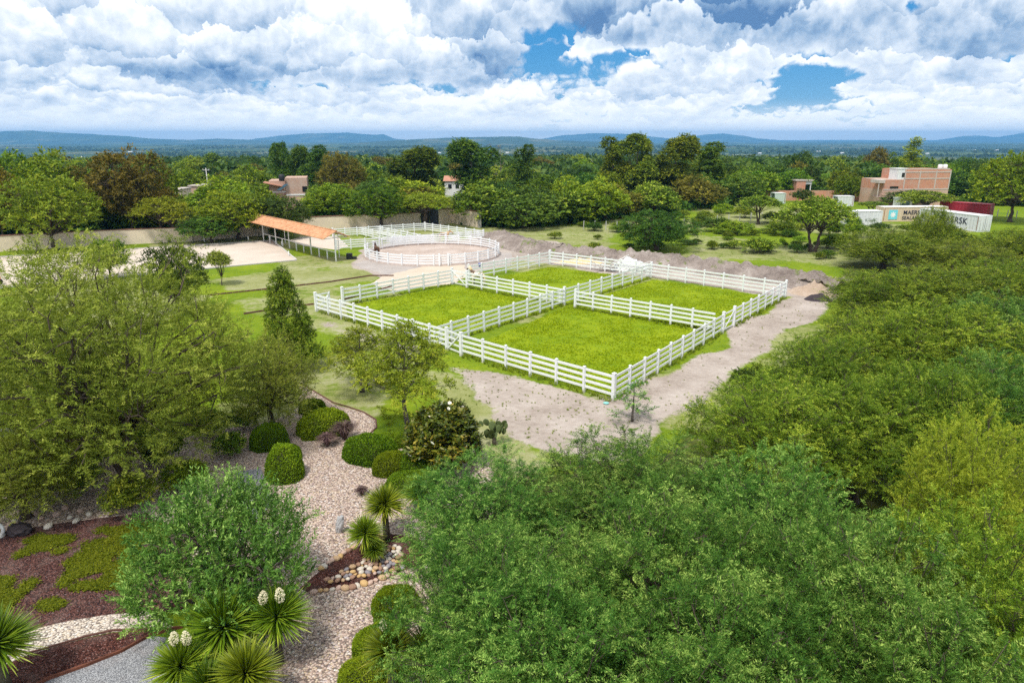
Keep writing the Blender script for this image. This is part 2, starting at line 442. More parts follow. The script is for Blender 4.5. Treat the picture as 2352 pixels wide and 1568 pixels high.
wood[inside(jx, jy, P2([(1960, 560), (1930, 640), (1930, 720), (1860, 800), (1740, 900), (1640, 990), (1500, 1060), (1200, 1090), (1080, 1200), (1060, 1500), (1100, 1700), (3000, 1700), (2900, 640), (2420, 585), (2150, 575)]))] = 1
GV = np.stack([fx, fy, gz(fx, fy)], 1)
nx, ny = len(xs), len(ys)
def blur(a, k):
    a = a.reshape(ny, nx)
    for _ in range(k):
        p = np.pad(a, 1, mode='edge'); a = (p[:-2, 1:-1] + p[2:, 1:-1] + p[1:-1, :-2] + p[1:-1, 2:] + 2 * a) / 6
    return a.ravel()
soil = blur(soil, 4); dry = blur(dry, 5); wood = blur(wood, 3)
ii = (np.arange(ny - 1)[:, None] * nx + np.arange(nx - 1)[None, :]).ravel()
me = np_mesh('ground', GV, np.stack([ii, ii + 1, ii + nx + 1, ii + nx], 1), smooth=True)
ca = me.attributes.new('zones', 'FLOAT_COLOR', 'POINT')
ca.data.foreach_set('color', np.stack([soil, dry, wood, np.ones_like(soil)], 1).astype(np.float32).ravel())

def grass_colour(q, pos, dry):
    a = q.noise(pos, .22, 3, .5); b = q.noise(pos, 1.6, 4, .6); c = q.noise(pos, 9, 3, .7)
    f = q.m('ADD', q.m('MULTIPLY', a, .45), q.m('ADD', q.m('MULTIPLY', b, .35), q.m('MULTIPLY', c, .35)))
    lush = q.ramp(q.step(f, .38, .78, smooth=False), [(0, (.060, .115, .006)), (.45, (.130, .195, .008)), (1, (.235, .285, .014))])
    worn = q.ramp(q.step(f, .38, .78, smooth=False), [(0, (.14, .165, .035)), (.5, (.25, .26, .10)), (1, (.36, .34, .24))])
    dn = q.step(q.m('ADD', dry, q.m('MULTIPLY', q.m('SUBTRACT', q.noise(pos, .8, 5, .65), .5), 1.1)), .36, .66)
    return q.mix(dn, lush, worn), f
def earth_colour(q, pos, tone=((.20, .155, .125), (.36, .305, .265), (.50, .445, .40))):
    f = q.m('ADD', q.m('MULTIPLY', q.noise(pos, .35, 5, .6), .5), q.m('ADD', q.m('MULTIPLY', q.noise(pos, 3, 5, .65), .3), q.m('MULTIPLY', q.noise(pos, 16, 3, .7), .25)))
    return q.ramp(q.step(f, .34, .72, smooth=False), [(0, tone[0]), (.5, tone[1]), (1, tone[2])]), f

m_, q, out = newmat('ground')
pos = q.new('ShaderNodeNewGeometry').outputs['Position']
zc = q.sep(q.new('ShaderNodeAttribute', attribute_name='zones').outputs['Color'])
gcol, gf = grass_colour(q, pos, zc[1]); ecol, ef = earth_colour(q, pos)
sn = q.m('ADD', zc[0], q.m('MULTIPLY', q.m('SUBTRACT', q.m('ADD', q.m('MULTIPLY', q.noise(pos, .55, 4, .6), .6), q.m('MULTIPLY', q.noise(pos, 3.2, 4, .7), .4)), .5), 1.25))
sm = q.step(sn, .44, .62)
c = q.mix(sm, gcol, ecol)
c = q.mix(q.step(q.m('ADD', zc[2], q.m('MULTIPLY', q.m('SUBTRACT', q.noise(pos, .5, 4, .6), .5), .8)), .4, .7), c, q.ramp(q.noise(pos, 1.2, 5, .65), [(.3, (.035, .045, .012)), (.55, (.085, .10, .02)), (.75, (.17, .15, .09))]))
# farmland far off: hedged fields and woods
xy = q.vm('MULTIPLY', pos, (1, .42, 0))
dist = q.vm('LENGTH', pos, out='Value')
fld = q.new('ShaderNodeTexVoronoi', feature='F1'); q.put(fld.inputs['Vector'], q.vm('ADD', xy, q.vm('SCALE', q.noise(xy, .003, 2, out='Color'), scale=120))); fld.inputs['Scale'].default_value = .0042
fc = q.sep(fld.outputs['Color'])[0]
fcol = q.ramp(fc, [(0, (.030, .060, .018)), (.5, (.045, .085, .022)), (.62, (.10, .16, .03)), (.74, (.25, .23, .10)), (.82, (.04, .08, .02)), (.93, (.17, .22, .06)), (1, (.30, .26, .17))])
spk = q.noise(xy, .06, 5, .75)
fcol = q.mix(q.step(spk, .46, .58), (.022, .045, .014), fcol)
c = q.mix(q.step(dist, 210, 330), c, fcol)
b = q.new('ShaderNodeBsdfPrincipled'); q.put(b.inputs['Base Color'], c); b.inputs['Roughness'].default_value = .95; b.inputs['Specular IOR Level'].default_value = .1
bn = q.new('ShaderNodeBump'); bn.inputs['Strength'].default_value = .6; bn.inputs['Distance'].default_value = .06
q.put(bn.inputs['Height'], q.mix(sm, gf, ef)); q.l.new(bn.outputs[0], b.inputs['Normal']); q.l.new(b.outputs[0], out.inputs[0])
structure(ob('ground', me, m_))

# ------ sheets laid on the ground
def sheet(name, poly, mat, z=.004, px=True, wob=.0, step=1.0, seed=1):
    pts = P2(poly) if px else list(poly)
    dense = []
    for (x0, y0), (x1, y1) in zip(pts, pts[1:] + pts[:1]):
        n = max(1, int(math.hypot(x1 - x0, y1 - y0) / step)) if wob else 1
        dense += [(x0 + (x1 - x0) * i / n, y0 + (y1 - y0) * i / n) for i in range(n)]
    if wob:
        dense = [(x + wob * mnoise.noise(Vector((x * .9, y * .9, seed))) + .5 * wob * mnoise.noise(Vector((x * 3, y * 3, seed))), y + wob * mnoise.noise(Vector((x * .9, y * .9, seed + 9))) + .5 * wob * mnoise.noise(Vector((x * 3, y * 3, seed + 5)))) for x, y in dense]
    bm = bmesh.new(); vs = [bm.verts.new((x, y, z)) for x, y in dense]
    f = bm.faces.new(vs); f.normal_update()
    if f.normal.z < 0: f.normal_flip()
    bmesh.ops.triangulate(bm, faces=[f])
    me = bpy.data.meshes.new(name); bm.to_mesh(me); bm.free()
    return structure(ob(name, me, mat))

def groundmat(name, fn, rough=.95, bump=.5, dist=.04):
    m_, q, out = newmat(name); pos = q.new('ShaderNodeNewGeometry').outputs['Position']
    c, h = fn(q, pos)
    b = q.new('ShaderNodeBsdfPrincipled'); q.put(b.inputs['Base Color'], c); b.inputs['Roughness'].default_value = rough; b.inputs['Specular IOR Level'].default_value = .12
    bn = q.new('ShaderNodeBump'); bn.inputs['Strength'].default_value = bump; bn.inputs['Distance'].default_value = dist
    q.put(bn.inputs['Height'], h); q.l.new(bn.outputs[0], b.inputs['Normal']); q.l.new(b.outputs[0], out.inputs[0])
    return m_
def f_paddock(q, pos):
    a = q.noise(pos, .25, 4, .6); b = q.noise(pos, 1.3, 4, .6); c = q.noise(q.vm('MULTIPLY', pos, (1, 1, 1)), 7, 4, .75)
    f = q.m('ADD', q.m('MULTIPLY', a, .45), q.m('ADD', q.m('MULTIPLY', b, .32), q.m('MULTIPLY', c, .38)))
    d = q.noise(q.vm('MULTIPLY', pos, (.6, 1.4, 1)), 15, 4, .8)
    col = q.ramp(q.step(q.m('ADD', q.m('MULTIPLY', f, .8), q.m('MULTIPLY', d, .22)), .36, .78, smooth=False), [(0, (.045, .10, .002)), (.25, (.115, .190, .003)), (.55, (.195, .260, .004)), (1, (.29, .33, .008))])
    return q.mix(q.m('MULTIPLY', q.step(q.noise(pos, .9, 5, .7), .60, .72), .55), col, (.045, .11, .003)), f
def f_sand(q, pos): return earth_colour(q, pos, ((.45, .375, .305), (.54, .46, .385), (.61, .53, .46)))
def f_pen(q, pos): return earth_colour(q, pos, ((.27, .195, .16), (.43, .35, .30), (.56, .49, .45)))
def f_path(q, pos): return earth_colour(q, pos, ((.44, .36, .275), (.52, .435, .345), (.59, .505, .41)))
def f_compact(q, pos): return earth_colour(q, pos, ((.27, .235, .21), (.37, .33, .305), (.45, .41, .385)))
def gravelfn(sc, stops, gap=(.10, .075, .065)):
    def fn(q, pos):
        p = q.vm('ADD', pos, q.vm('SCALE', q.noise(pos, sc * .8, 2, out='Color'), scale=.35 / sc))
        n = q.new('ShaderNodeTexVoronoi', feature='F1'); q.put(n.inputs['Vector'], p); n.inputs['Scale'].default_value = sc
        col = q.ramp(q.sep(n.outputs['Color'])[0], stops)
        dk = q.step(n.outputs['Distance'], .42, .72)
        col = q.mix(q.m('MULTIPLY', dk, .85), col, gap)
        col = q.mix(q.m('MULTIPLY', q.step(q.noise(pos, 1.1, 4, .6), .45, .7), .25), col, (.28, .21, .18))
        return col, q.m('MULTIPLY', n.outputs['Distance'], -1.0)
    return fn
pink = [(0, (.28, .20, .17)), (.18, (.44, .32, .26)), (.4, (.55, .42, .35)), (.62, (.62, .50, .43)), (.8, (.50, .38, .24)), (.92, (.74, .68, .63)), (1, (.36, .26, .27))]
pale = [(0, (.40, .33, .28)), (.3, (.58, .50, .42)), (.6, (.70, .63, .55)), (.85, (.62, .50, .36)), (1, (.80, .76, .72))]
red = [(0, (.030, .014, .012)), (.4, (.100, .034, .026)), (.75, (.16, .060, .045)), (.92, (.24, .11, .09)), (1, (.30, .20, .18))]
purple = [(0, (.022, .016, .020)), (.35, (.095, .042, .034)), (.7, (.16, .066, .052)), (.9, (.23, .11, .09)), (1, (.22, .16, .16))]
grey = [(0, (.19, .195, .21)), (.5, (.32, .325, .34)), (1, (.48, .485, .50))]
M_paddock = groundmat('paddock_grass', f_paddock, bump=.9, dist=.08)
M_sand = groundmat('arena_sand', f_sand); M_pen = groundmat('ring_sand', f_pen); M_path = groundmat('sandy_path', f_path); M_compact = groundmat('packed_earth', f_compact)
M_gravel = groundmat('pink_gravel', gravelfn(15, pink), bump=.8); M_pale = groundmat('pale_gravel', gravelfn(15, pale), bump=.8)
M_redm = groundmat('red_mulch', gravelfn(26, red, (.02, .008, .007)), bump=1, dist=.04); M_purple = groundmat('purple_mulch', gravelfn(24, purple, (.014, .009, .010)), bump=1, dist=.04)
M_greyg = groundmat('grey_gravel', gravelfn(34, grey, (.08, .08, .09)), bump=.8, dist=.02)
def f_lawn(q, pos):
    v = q.new('ShaderNodeValue'); v.outputs[0].default_value = .12
    return grass_colour(q, pos, v.outputs[0])
M_lawn = groundmat('lawn', f_lawn, bump=.8, dist=.06)

# the four paddocks
CX = (1302, 703)
sheet('paddock_lawn', [(1050, 812), (1405, 913), (1665, 758), CX], M_paddock, .006, wob=.25)
sheet('paddock_lawn', [(992, 796), (800, 737), (795, 703), (1040, 655), (1075, 662), CX], M_paddock, .006, wob=.25)
sheet('paddock_lawn', [(1082, 660), (1085, 648), (1262, 613), (1490, 641), CX], M_paddock, .006, wob=.25)
sheet('paddock_lawn', [CX, (1498, 642), (1796, 686), (1682, 748), (1640, 762)], M_paddock, .006, wob=.25)
sheet('sand_arena', [(-250, 605), (625, 553), (680, 598), (530, 612), (-300, 690)], M_sand, .006)
sheet('sheltered_arena', [(660, 553), (693, 544), (775, 543), (800, 566), (772, 574), (700, 565)], M_sand, .008)
sheet('packed_earth', [(812, 606), (850, 596), (1000, 598), (1170, 580), (1185, 598), (1120, 612), (1040, 628), (1000, 638), (905, 634), (850, 622)], M_compact, .004, wob=.8)
sheet('sandy_path', [(985, 609), (1065, 608), (1075, 632), (1040, 652), (900, 668), (850, 652), (880, 634)], M_path, .008, wob=.35)
# arena kerb
def kerb(name, pts, w, h, mat, label, cat, group=None):
    P_ = P2(pts); mb = MB()
    for a, b in zip(P_[:-1], P_[1:]): mb.bar((*a, h / 2), (*b, h / 2), w, h)
    return tag(ob(name, mb.mesh(name), mat), label, cat, group)
kerb('arena_kerb', [(0, 590.5), (625, 553)], .15, .12, M_concrete, 'pale concrete kerb along the wall side of the large sand arena', 'kerb')
kerb('arena_kerb', [(626, 553), (681, 598)], .15, .14, M_white, 'white kerb closing the short right end of the sand arena', 'kerb')
kerb('arena_kerb', [(681, 598.6), (530, 612.6), (-250, 686)], .15, .12, M_concrete, 'thin grey kerb on the lawn side of the large sand arena', 'kerb')

# bank of dug earth
bp = [((1085, 536), (1085, 527)), ((1120, 557), (1120, 524)), ((1180, 575), (1180, 536)), ((1260, 590), (1260, 548)), ((1400, 604), (1380, 565)), ((1500, 612), (1480, 582)), ((1640, 632), (1620, 603)), ((1760, 648), (1740, 618)), ((1860, 668), (1840, 632)), ((1912, 678), (1905, 655)), ((1925, 676), (1925, 672))]
BV = []; nst = 320; ncr = 40
fr = np.array([gp(*a) for a, b in bp])
tk = np.linspace(0, 1, len(bp)); tt = np.linspace(0, 1, nst)
FX = np.interp(tt, tk, fr[:, 0]); FY = np.interp(tt, tk, fr[:, 1])
dirx = np.gradient(FX); diry = np.gradient(FY); L_ = np.hypot(dirx, diry); nxv, nyv = -diry / L_, dirx / L_
for i in range(nst):
    env = min(1, tt[i] * 14, (1 - tt[i]) * 14)
    W = 6.0 + 1.2 * mnoise.noise(Vector((i * .12, 3, 1)))
    H = (1.15 + .35 * mnoise.noise(Vector((i * .17, 1, 7)))) * env
    for j in range(ncr):
        u_ = j / (ncr - 1)
        h = H * (math.sin(PI * min(1, u_ * 1.0)) ** .7)
        x = FX[i] + nxv[i] * (u_ * W - .6); y = FY[i] + nyv[i] * (u_ * W - .6)
        e = math.sin(PI * u_)
        h += e * env * (.55 * mnoise.fractal(Vector((x * .8, y * .8, 2)), .8, 2, 6))
        BV.append((x, y, max(-.03, h - .02)))
ii = (np.arange(nst - 1)[:, None] * ncr + np.arange(ncr - 1)[None, :]).ravel()
bme = np_mesh('earth_bank', BV, np.stack([ii, ii + ncr, ii + ncr + 1, ii + 1], 1), smooth=True)
def f_bank(q, pos):
    c, f = earth_colour(q, pos, ((.11, .085, .075), (.29, .24, .21), (.52, .46, .42)))
    g = q.step(q.noise(pos, .5, 5, .65), .585, .66)
    return q.mix(q.m('MULTIPLY', g, .8), c, (.13, .19, .02)), q.m('ADD', f, q.noise(pos, 1.5, 6, .7))
M_bank = groundmat('bank_earth', f_bank, bump=1.0, dist=.25)
structure(ob('earth_bank', bme, M_bank))
def mound(name, x, y, rx, ry, h, mat, seed, label, cat, kind=None):
    X, Y = gp(x, y); n = 26; V = []; 
    for i in range(n + 1):
        for j in range(n + 1):
            a, b = i / n * 2 - 1, j / n * 2 - 1
            r = min(1, math.hypot(a, b))
            k = (1 - r) ** .9 * h
            p = Vector((a * rx * 2 + seed * 9, b * ry * 2, seed))
            k *= 1 + .5 * mnoise.fractal(p, 1, 2, 4)
            V.append((a * rx, b * ry, k - .02 if r < 1 else -.05))
    ii = (np.arange(n)[:, None] * (n + 1) + np.arange(n)[None, :]).ravel()
    me = np_mesh(name, V, np.stack([ii, ii + n + 1, ii + n + 2, ii + 1], 1), smooth=True)
    o = ob(name, me, mat, loc=(X, Y, 0)); return tag(o, label, cat)
M_yel = groundmat('yellow_sand', lambda q, p: earth_colour(q, p, ((.45, .30, .13), (.60, .44, .22), (.70, .55, .33))))
M_soil = groundmat('dark_soil', lambda q, p: earth_colour(q, p, ((.025, .02, .025), (.05, .04, .045), (.08, .065, .065))), bump=1)
M_heap = groundmat('heap_earth', lambda q, p: earth_colour(q, p, ((.28, .20, .14), (.40, .31, .24), (.50, .41, .33))), bump=1)
mound('sand_heap', 1335, 603, 3.4, 1.1, .55, M_yel, 3, 'low heap of yellow sand lying behind the far paddock fence', 'sand heap')
mound('earth_heap', 1872, 672, 2.6, 2.2, 1.0, M_heap, 5, 'tan earth heap at the right end of the bank', 'earth heap')
mound('soil_heap', 1880, 688, 1.35, 1.0, .62, M_soil, 8, 'small near-black soil heap in front of the tan earth heap', 'soil heap')

# hills
def hill(name, prof, R, D, mat, seed, label=None):
    """ridge with its crest R metres off; prof = (x, y) readings of the skyline"""
    prof = sorted(prof); px_ = np.array([p[0] for p in prof], float); py_ = np.array([p[1] for p in prof], float)
    n = 160; X = np.linspace(px_[0], px_[-1], n); Yp = np.interp(X, px_, py_)
    m2 = 28; V = []
    for i in range(n):
        d = ray(X[i], 318); ux, uy = d[0] / math.hypot(d[0], d[1]), d[1] / math.hypot(d[0], d[1])
        top = CAM_H + (318 - Yp[i]) / FPX * R * math.hypot(d[0], d[1]) / d[1] * (1.0 if True else 1) * math.cos(math.atan2(d[0], d[1]))
        top += 5 * mnoise.fractal(Vector((X[i] * .03, seed, 0)), 1, 2, 4)
        edge = min(1, i / 6, (n - 1 - i) / 6)
        for j in range(m2):
            t = j / (m2 - 1) * 2 - 1
            r = R / max(.5, d[1] / math.hypot(d[0], d[1])) + t * D
            k = (1 - abs(t)) ** 1.25 if abs(t) > 0.02 else 1
            gul = 1 + .55 * (1 - k) * mnoise.fractal(Vector((X[i] * .022, t * 1.2, seed * 5)), .9, 2, 5)
            base = PLAIN - 20
            V.append((ux * r, uy * r, base + (top - base) * k * (gul if t < 0 else 1) * (1 if edge >= 1 else edge)))
    ii = (np.arange(n - 1)[:, None] * m2 + np.arange(m2 - 1)[None, :]).ravel()
    me = np_mesh(name, V, np.stack([ii, ii + m2, ii + m2 + 1, ii + 1], 1), smooth=True)
    return structure(ob(name, me, mat))
def f_hill(q, pos):
    n = q.noise(pos, .0022, 6, .65)
    return q.ramp(q.step(n, .35, .68, smooth=False), [(0, (.020, .040, .022)), (.6, (.045, .075, .030)), (.85, (.13, .13, .07)), (1, (.06, .09, .04))]), n
M_hill = groundmat('hillside', f_hill, bump=.2, dist=20)
hill('hills', [(-400, 300), (-150, 306), (0, 303), (60, 300), (150, 305), (300, 313), (345, 318), (430, 321), (500, 318), (560, 320), (640, 324), (700, 330)], 9000, 1500, M_hill, 1)
hill('hills', [(540, 326), (590, 318), (640, 312), (700, 307), (800, 305), (860, 310), (880, 308), (905, 318), (945, 322), (1000, 330)], 12500, 1500, M_hill, 2)
hill('hills', [(560, 345), (700, 334), (900, 322), (1050, 315), (1190, 313), (1240, 319), (1290, 322), (1420, 326), (1500, 335)], 6500, 1300, M_hill, 3)
hill('hills', [(1200, 327), (1250, 318), (1290, 311), (1370, 306), (1450, 308), (1500, 314), (1550, 319), (1600, 327)], 13500, 1500, M_hill, 4)
hill('hills', [(1540, 327), (1580, 315), (1620, 309), (1660, 307), (1710, 312), (1740, 318), (1800, 322), (1850, 328)], 13500, 1500, M_hill, 5)
hill('hills', [(2120, 326), (2170, 319), (2210, 313), (2240, 311), (2290, 315), (2352, 305), (2450, 299), (2600, 306), (2800, 318)], 13500, 1500, M_hill, 6)
# ---------------------------------------------------------------- white board fences
POST_H = 1.6; RAILS = (1.53, 1.18, .83, .47); LOW = .86     # LOW: the ring and pens are built lower
def post_mesh(w=.14, h=POST_H):
    mb = MB(); mb.box((0, 0, h / 2 - .1), (w, w, h + .2))
    t = h + .005; e = w / 2 + .012
    mb.add([(-e, -e, t), (e, -e, t), (e, e, t), (-e, e, t), (-e, -e, t + .025), (e, -e, t + .025), (e, e, t + .025), (-e, e, t + .025), (0, 0, t + .08)],
           [(3, 2, 1, 0), (0, 1, 5, 4), (1, 2, 6, 5), (2, 3, 7, 6), (3, 0, 4, 7), (4, 5, 8), (5, 6, 8), (6, 7, 8), (7, 4, 8)])
    return mb.mesh('post')
ME_post = post_mesh(); ME_corner = post_mesh(.20, 1.68)
def fence(a, b, label, group='white board fences', ends=(True, True), spacing=1.95, heights=RAILS, n=None, name='board_fence', k_h=1.0):
    """one straight run; a, b survey readings of its foot"""
    A = gp(*a) if not isinstance(a[0], tuple) else a[0]; B = gp(*b)
    d = np.subtract(B, A); L = math.hypot(*d); ang = math.atan2(d[1], d[0])
    t = thing(name, label, 'fence', (A[0], A[1], 0), ang, group)
    k = n or max(1, round(L / spacing))
    for i in range(k + 1):
        if (i == 0 and not ends[0]) or (i == k and not ends[1]): continue
        corner = (i == 0 or i == k)
        p = ob('post', ME_corner if corner else ME_post, M_white, t, (L * i / k, 0, 0), (0, 0, random.uniform(-.02, .02)), (1, 1, k_h))
        p.rotation_euler[0] = random.uniform(-.012, .012); p.rotation_euler[1] = random.uniform(-.012, .012)
    for h in heights:
        h *= k_h; mb = MB()
        for i in range(k):
            x0, x1 = L * i / k, L * (i + 1) / k
            dz0, dz1 = random.uniform(-.012, .012), random.uniform(-.012, .012)
            mb.bar((x0 + .01, -.02, h + dz0 - .07), (x1 - .01, -.02, h + dz1 - .07), .04, .15)
        ob('rail', mb.mesh('rail'), M_white, t)
    return t
def gate(a, b, label, height=1.45, brace='X', group=None):
    A = gp(*a); B = gp(*b); d = np.subtract(B, A); L = math.hypot(*d)
    t = thing('gate', label, 'gate', (A[0], A[1], 0), math.atan2(d[1], d[0]), group)
    x0, x1 = .14, L - .14
    for x in (x0, x1): ob('stile', MB().box((x, 0, .12 + height / 2), (.09, .05, height)).mesh('stile'), M_white, t)
    for h in np.linspace(.2, height, 4): ob('rail', MB().box(((x0 + x1) / 2, .035, h), (x1 - x0, .035, .12)).mesh('rail'), M_white, t)
    ob('brace', MB().bar((x0, -.035, .2), (x1, -.035, height), .03, .09).mesh('brace'), M_white, t)
    if brace == 'X': ob('brace', MB().bar((x0, -.07, height), (x1, -.07, .2), .03, .09).mesh('brace'), M_white, t)
    for h in (.45, height - .25): ob('hinge', MB().box((x0 - .07, 0, h), (.1, .06, .06)).mesh('hinge'), M_dark, t)
    return t
random.seed(4)
G = 'white board fences of the four paddocks'
fence((1408.6, 921), (1059.8, 817.3), 'white four-rail fence run from the nearest corner post to the double-braced front gate', G)
fence((1027, 804.4), (727.5, 715.4), 'white four-rail fence run from the front gate leftwards to the open far-left gate', G)
gate((1027, 804.4), (1059.8, 817.3), 'narrow white front gate with dark latch between two thick posts', brace='I', group='white paddock gates')
gate((727.5, 715.4), (762, 708), 'white cross-braced gate standing open at the far left paddock corner', group='white paddock gates')
fence((1408.6, 921), (1658.7, 765.3), 'white four-rail fence run along the dirt track from the nearest corner to the right gate', G, ends=(False, True))
gate((1658.7, 765.3), (1684, 751), 'white gate in the right-hand fence beside the dirt track', brace='I', group='white paddock gates')
fence((1684, 751), (1802, 684.4), 'white four-rail fence run from the right gate to the far right corner', G)
fence((1262.6, 607.5), (1494.6, 638), 'white four-rail fence run in front of the yellow sand heap', G)
fence((1494.6, 638), (1802, 684.4), 'white four-rail fence run below the earth bank on the far right paddock side', G, ends=(True, False))
fence((788, 701.7), (1038.7, 653), 'white four-rail fence run behind the left paddock beside the sandy path', G)
gate((1038.7, 653), (1072.7, 660.2), 'white cross-braced gate near the cream pinto horse', group='white paddock gates')
fence((1077, 643.5), (1262.6, 607.5), 'white four-rail fence run behind the cream pinto horse towards the far corner', G)
fence((1072.7, 660.2), (1297, 702.5), 'white four-rail fence run dividing the left paddock from the far paddock', G, ends=(True, False))
fence((1321, 706.5), (1640, 763), 'white four-rail fence run dividing the near paddock from the right paddock', G, ends=(True, False))
fence((997, 799), (1295.4, 701.3), 'white four-rail fence run between the left paddock and the near paddock', G, ends=(False, True))
fence((1299, 700.2), (1494.6, 638), 'white four-rail fence run between the far paddock and the right paddock', G, ends=(False, False))

# pens by the orange roof
G2 = 'white board fences of the small pens'
fence((765, 546), (976.4, 531), 'white fence run at the back of the small pens in front of the perimeter wall', G2, k_h=LOW)
fence((976.4, 531), (1110.4, 550), 'white fence run closing the small pens beside the earth bank', G2, k_h=LOW, ends=(False, True))
fence((772.7, 575), (1110.4, 550), 'white fence run along the front of the small pens behind the round ring', G2, k_h=LOW, ends=(True, False))
fence((826, 541.5), (925, 563), 'white fence dividing the small pens, left one of the pair', G2, k_h=LOW, ends=(False, False))
fence((866, 538.6), (968, 560), 'white fence dividing the small pens, right one of the pair', G2, k_h=LOW, ends=(False, False))

# round ring
pa, pb = np.array(gp(1000, 611)), np.array(gp(989, 562.5)); C_ring = (pa + pb) / 2
le, re_ = np.array(gp(836, 589)), np.array(gp(1152.5, 585))
R_ring = float(np.mean([np.linalg.norm(pa - pb) / 2, np.linalg.norm(le - re_) / 2]))
ring = thing('round_ring', 'round white board ring of four rails with a pale sand floor', 'ring fence', (C_ring[0], C_ring[1], 0))
NP_ = 28
def rp(a, r=R_ring): return (r * math.cos(a), r * math.sin(a))
a_gate = math.atan2(*(np.array(gp(1015, 610)) - C_ring)[::-1])
for i in range(NP_):
    a = a_gate + .11 + 2 * PI * i / NP_
    ob('post', ME_post, M_white, ring, (*rp(a), 0), (0, 0, a), (1, 1, LOW))
for h in RAILS:
    h *= LOW; mb = MB(); n = NP_ * 2
    for i in range(n):
        a0 = a_gate + .11 + 2 * PI * i / n; a1 = a0 + 2 * PI / n
        mb.bar((*rp(a0, R_ring - .09), h - .07), (*rp(a1, R_ring - .09), h - .07), .04, .15)
    ob('rail', mb.mesh('rail'), M_white, ring)
mb = MB()
for i in range(84): mb.bar((*rp(2 * PI * i / 84, R_ring + .02), .1), (*rp(2 * PI * (i + 1) / 84, R_ring + .02), .1), .1, .24)
ob('kickboard', mb.mesh('kickboard'), simple('kickboard', (.50, .42, .38), .9, .2, 2), ring)
for s in (-.06, .06): ob('gate_post', ME_corner, M_white, ring, (*rp(a_gate + s + .02, R_ring + .12), 0), (0, 0, a_gate), (1, 1, LOW))
sheet('ring_floor', [(C_ring[0] + rp(2 * PI * i / 60)[0], C_ring[1] + rp(2 * PI * i / 60)[1]) for i in range(60)], M_pen, .012, px=False)

# viewing shelter with orange tiles
A = np.array(gp(606, 554.5)); B = np.array(gp(772, 601)); d = B - A; LS = float(np.hypot(*d)); angS = math.atan2(d[1], d[0])
zr = zat(770, 527, B[1]); zl = zat(600.5, 496, A[1]); ZR = (zr + zl) / 2
sh = thing('shelter', 'open shelter with a long orange tiled gable roof on slim white posts', 'shelter', (A[0], A[1], 0), angS)
HW = 1.75; DROP = .80
m_, q, out = newmat('orange_tiles'); tc = q.new('ShaderNodeTexCoord').outputs['Object']
x_, y_, z_ = q.sep(tc)
wv = q.m('SINE', q.m('MULTIPLY', x_, 26.0)); row = q.m('FRACT', q.m('MULTIPLY', y_, 2.6))
nz = q.noise(tc, 1.2, 4, .6); tl = q.voro(tc, 3.0, out='Color')
c = q.ramp(q.m('ADD', q.m('MULTIPLY', nz, .6), q.m('MULTIPLY', q.sep(tl)[0], .4)), [(.25, (.46, .20, .09)), (.5, (.60, .29, .14)), (.8, (.68, .40, .22))])
c = q.mix(q.m('MULTIPLY', q.step(row, .12, 0), .5), c, (.25, .08, .03))
b = q.new('ShaderNodeBsdfPrincipled'); q.put(b.inputs['Base Color'], c); b.inputs['Roughness'].default_value = .8
bn = q.new('ShaderNodeBump'); bn.inputs['Strength'].default_value = .8; bn.inputs['Distance'].default_value = .05; q.put(bn.inputs['Height'], q.m('ADD', wv, row)); q.l.new(bn.outputs[0], b.inputs['Normal'])
q.l.new(b.outputs[0], out.inputs[0]); M_tile = m_
x0, x1 = -1.0, LS + .6
for s in (-1, 1):
    V = [(x0, 0, ZR), (x1, 0, ZR), (x1, s * HW, ZR - DROP), (x0, s * HW, ZR - DROP)]
    V += [(x, y, z - .09) for x, y, z in V]
    ob('roof_slope', MB().add(V, [(0, 1, 2, 3), (7, 6, 5, 4), (0, 4, 5, 1), (1, 5, 6, 2), (2, 6, 7, 3), (3, 7, 4, 0)]).mesh('roof_slope'), M_tile, sh)
ob('ridge_cap', MB().tube([(x0, 0, ZR), (x1, 0, ZR)], .1, 8).mesh('ridge_cap'), M_tile, sh)
for x in (0, LS):
    ob('gable_frame', MB().bar((x, -HW + .1, ZR - DROP - .12), (x, HW - .1, ZR - DROP - .12), .06, .08).bar((x, -HW + .1, ZR - DROP - .12), (x, 0, ZR - .14), .06, .08).bar((x, HW - .1, ZR - DROP - .12), (x, 0, ZR - .14), .06, .08).mesh('gable_frame'), M_white, sh)
nS = 10
for i in range(nS + 1):
    x = LS * i / nS; tall = i in (0, 2, 4, 7, 10)
    hh = ZR - .12 if tall else 1.12
    ob('post' if tall else 'rail_post', MB().box((x, 0, hh / 2), (.11, .11, hh)).mesh('post'), M_white, sh)
for i in (1, 3, 5): ob('rear_post', MB().box((LS * i / 5.5, HW - .25, (ZR - DROP) / 2), (.07, .07, ZR - DROP - .1)).mesh('rear_post'), M_white, sh)
ob('hand_rail', MB().bar((0, 0, 1.14), (LS, 0, 1.14), .12, .07).mesh('hand_rail'), M_white, sh)

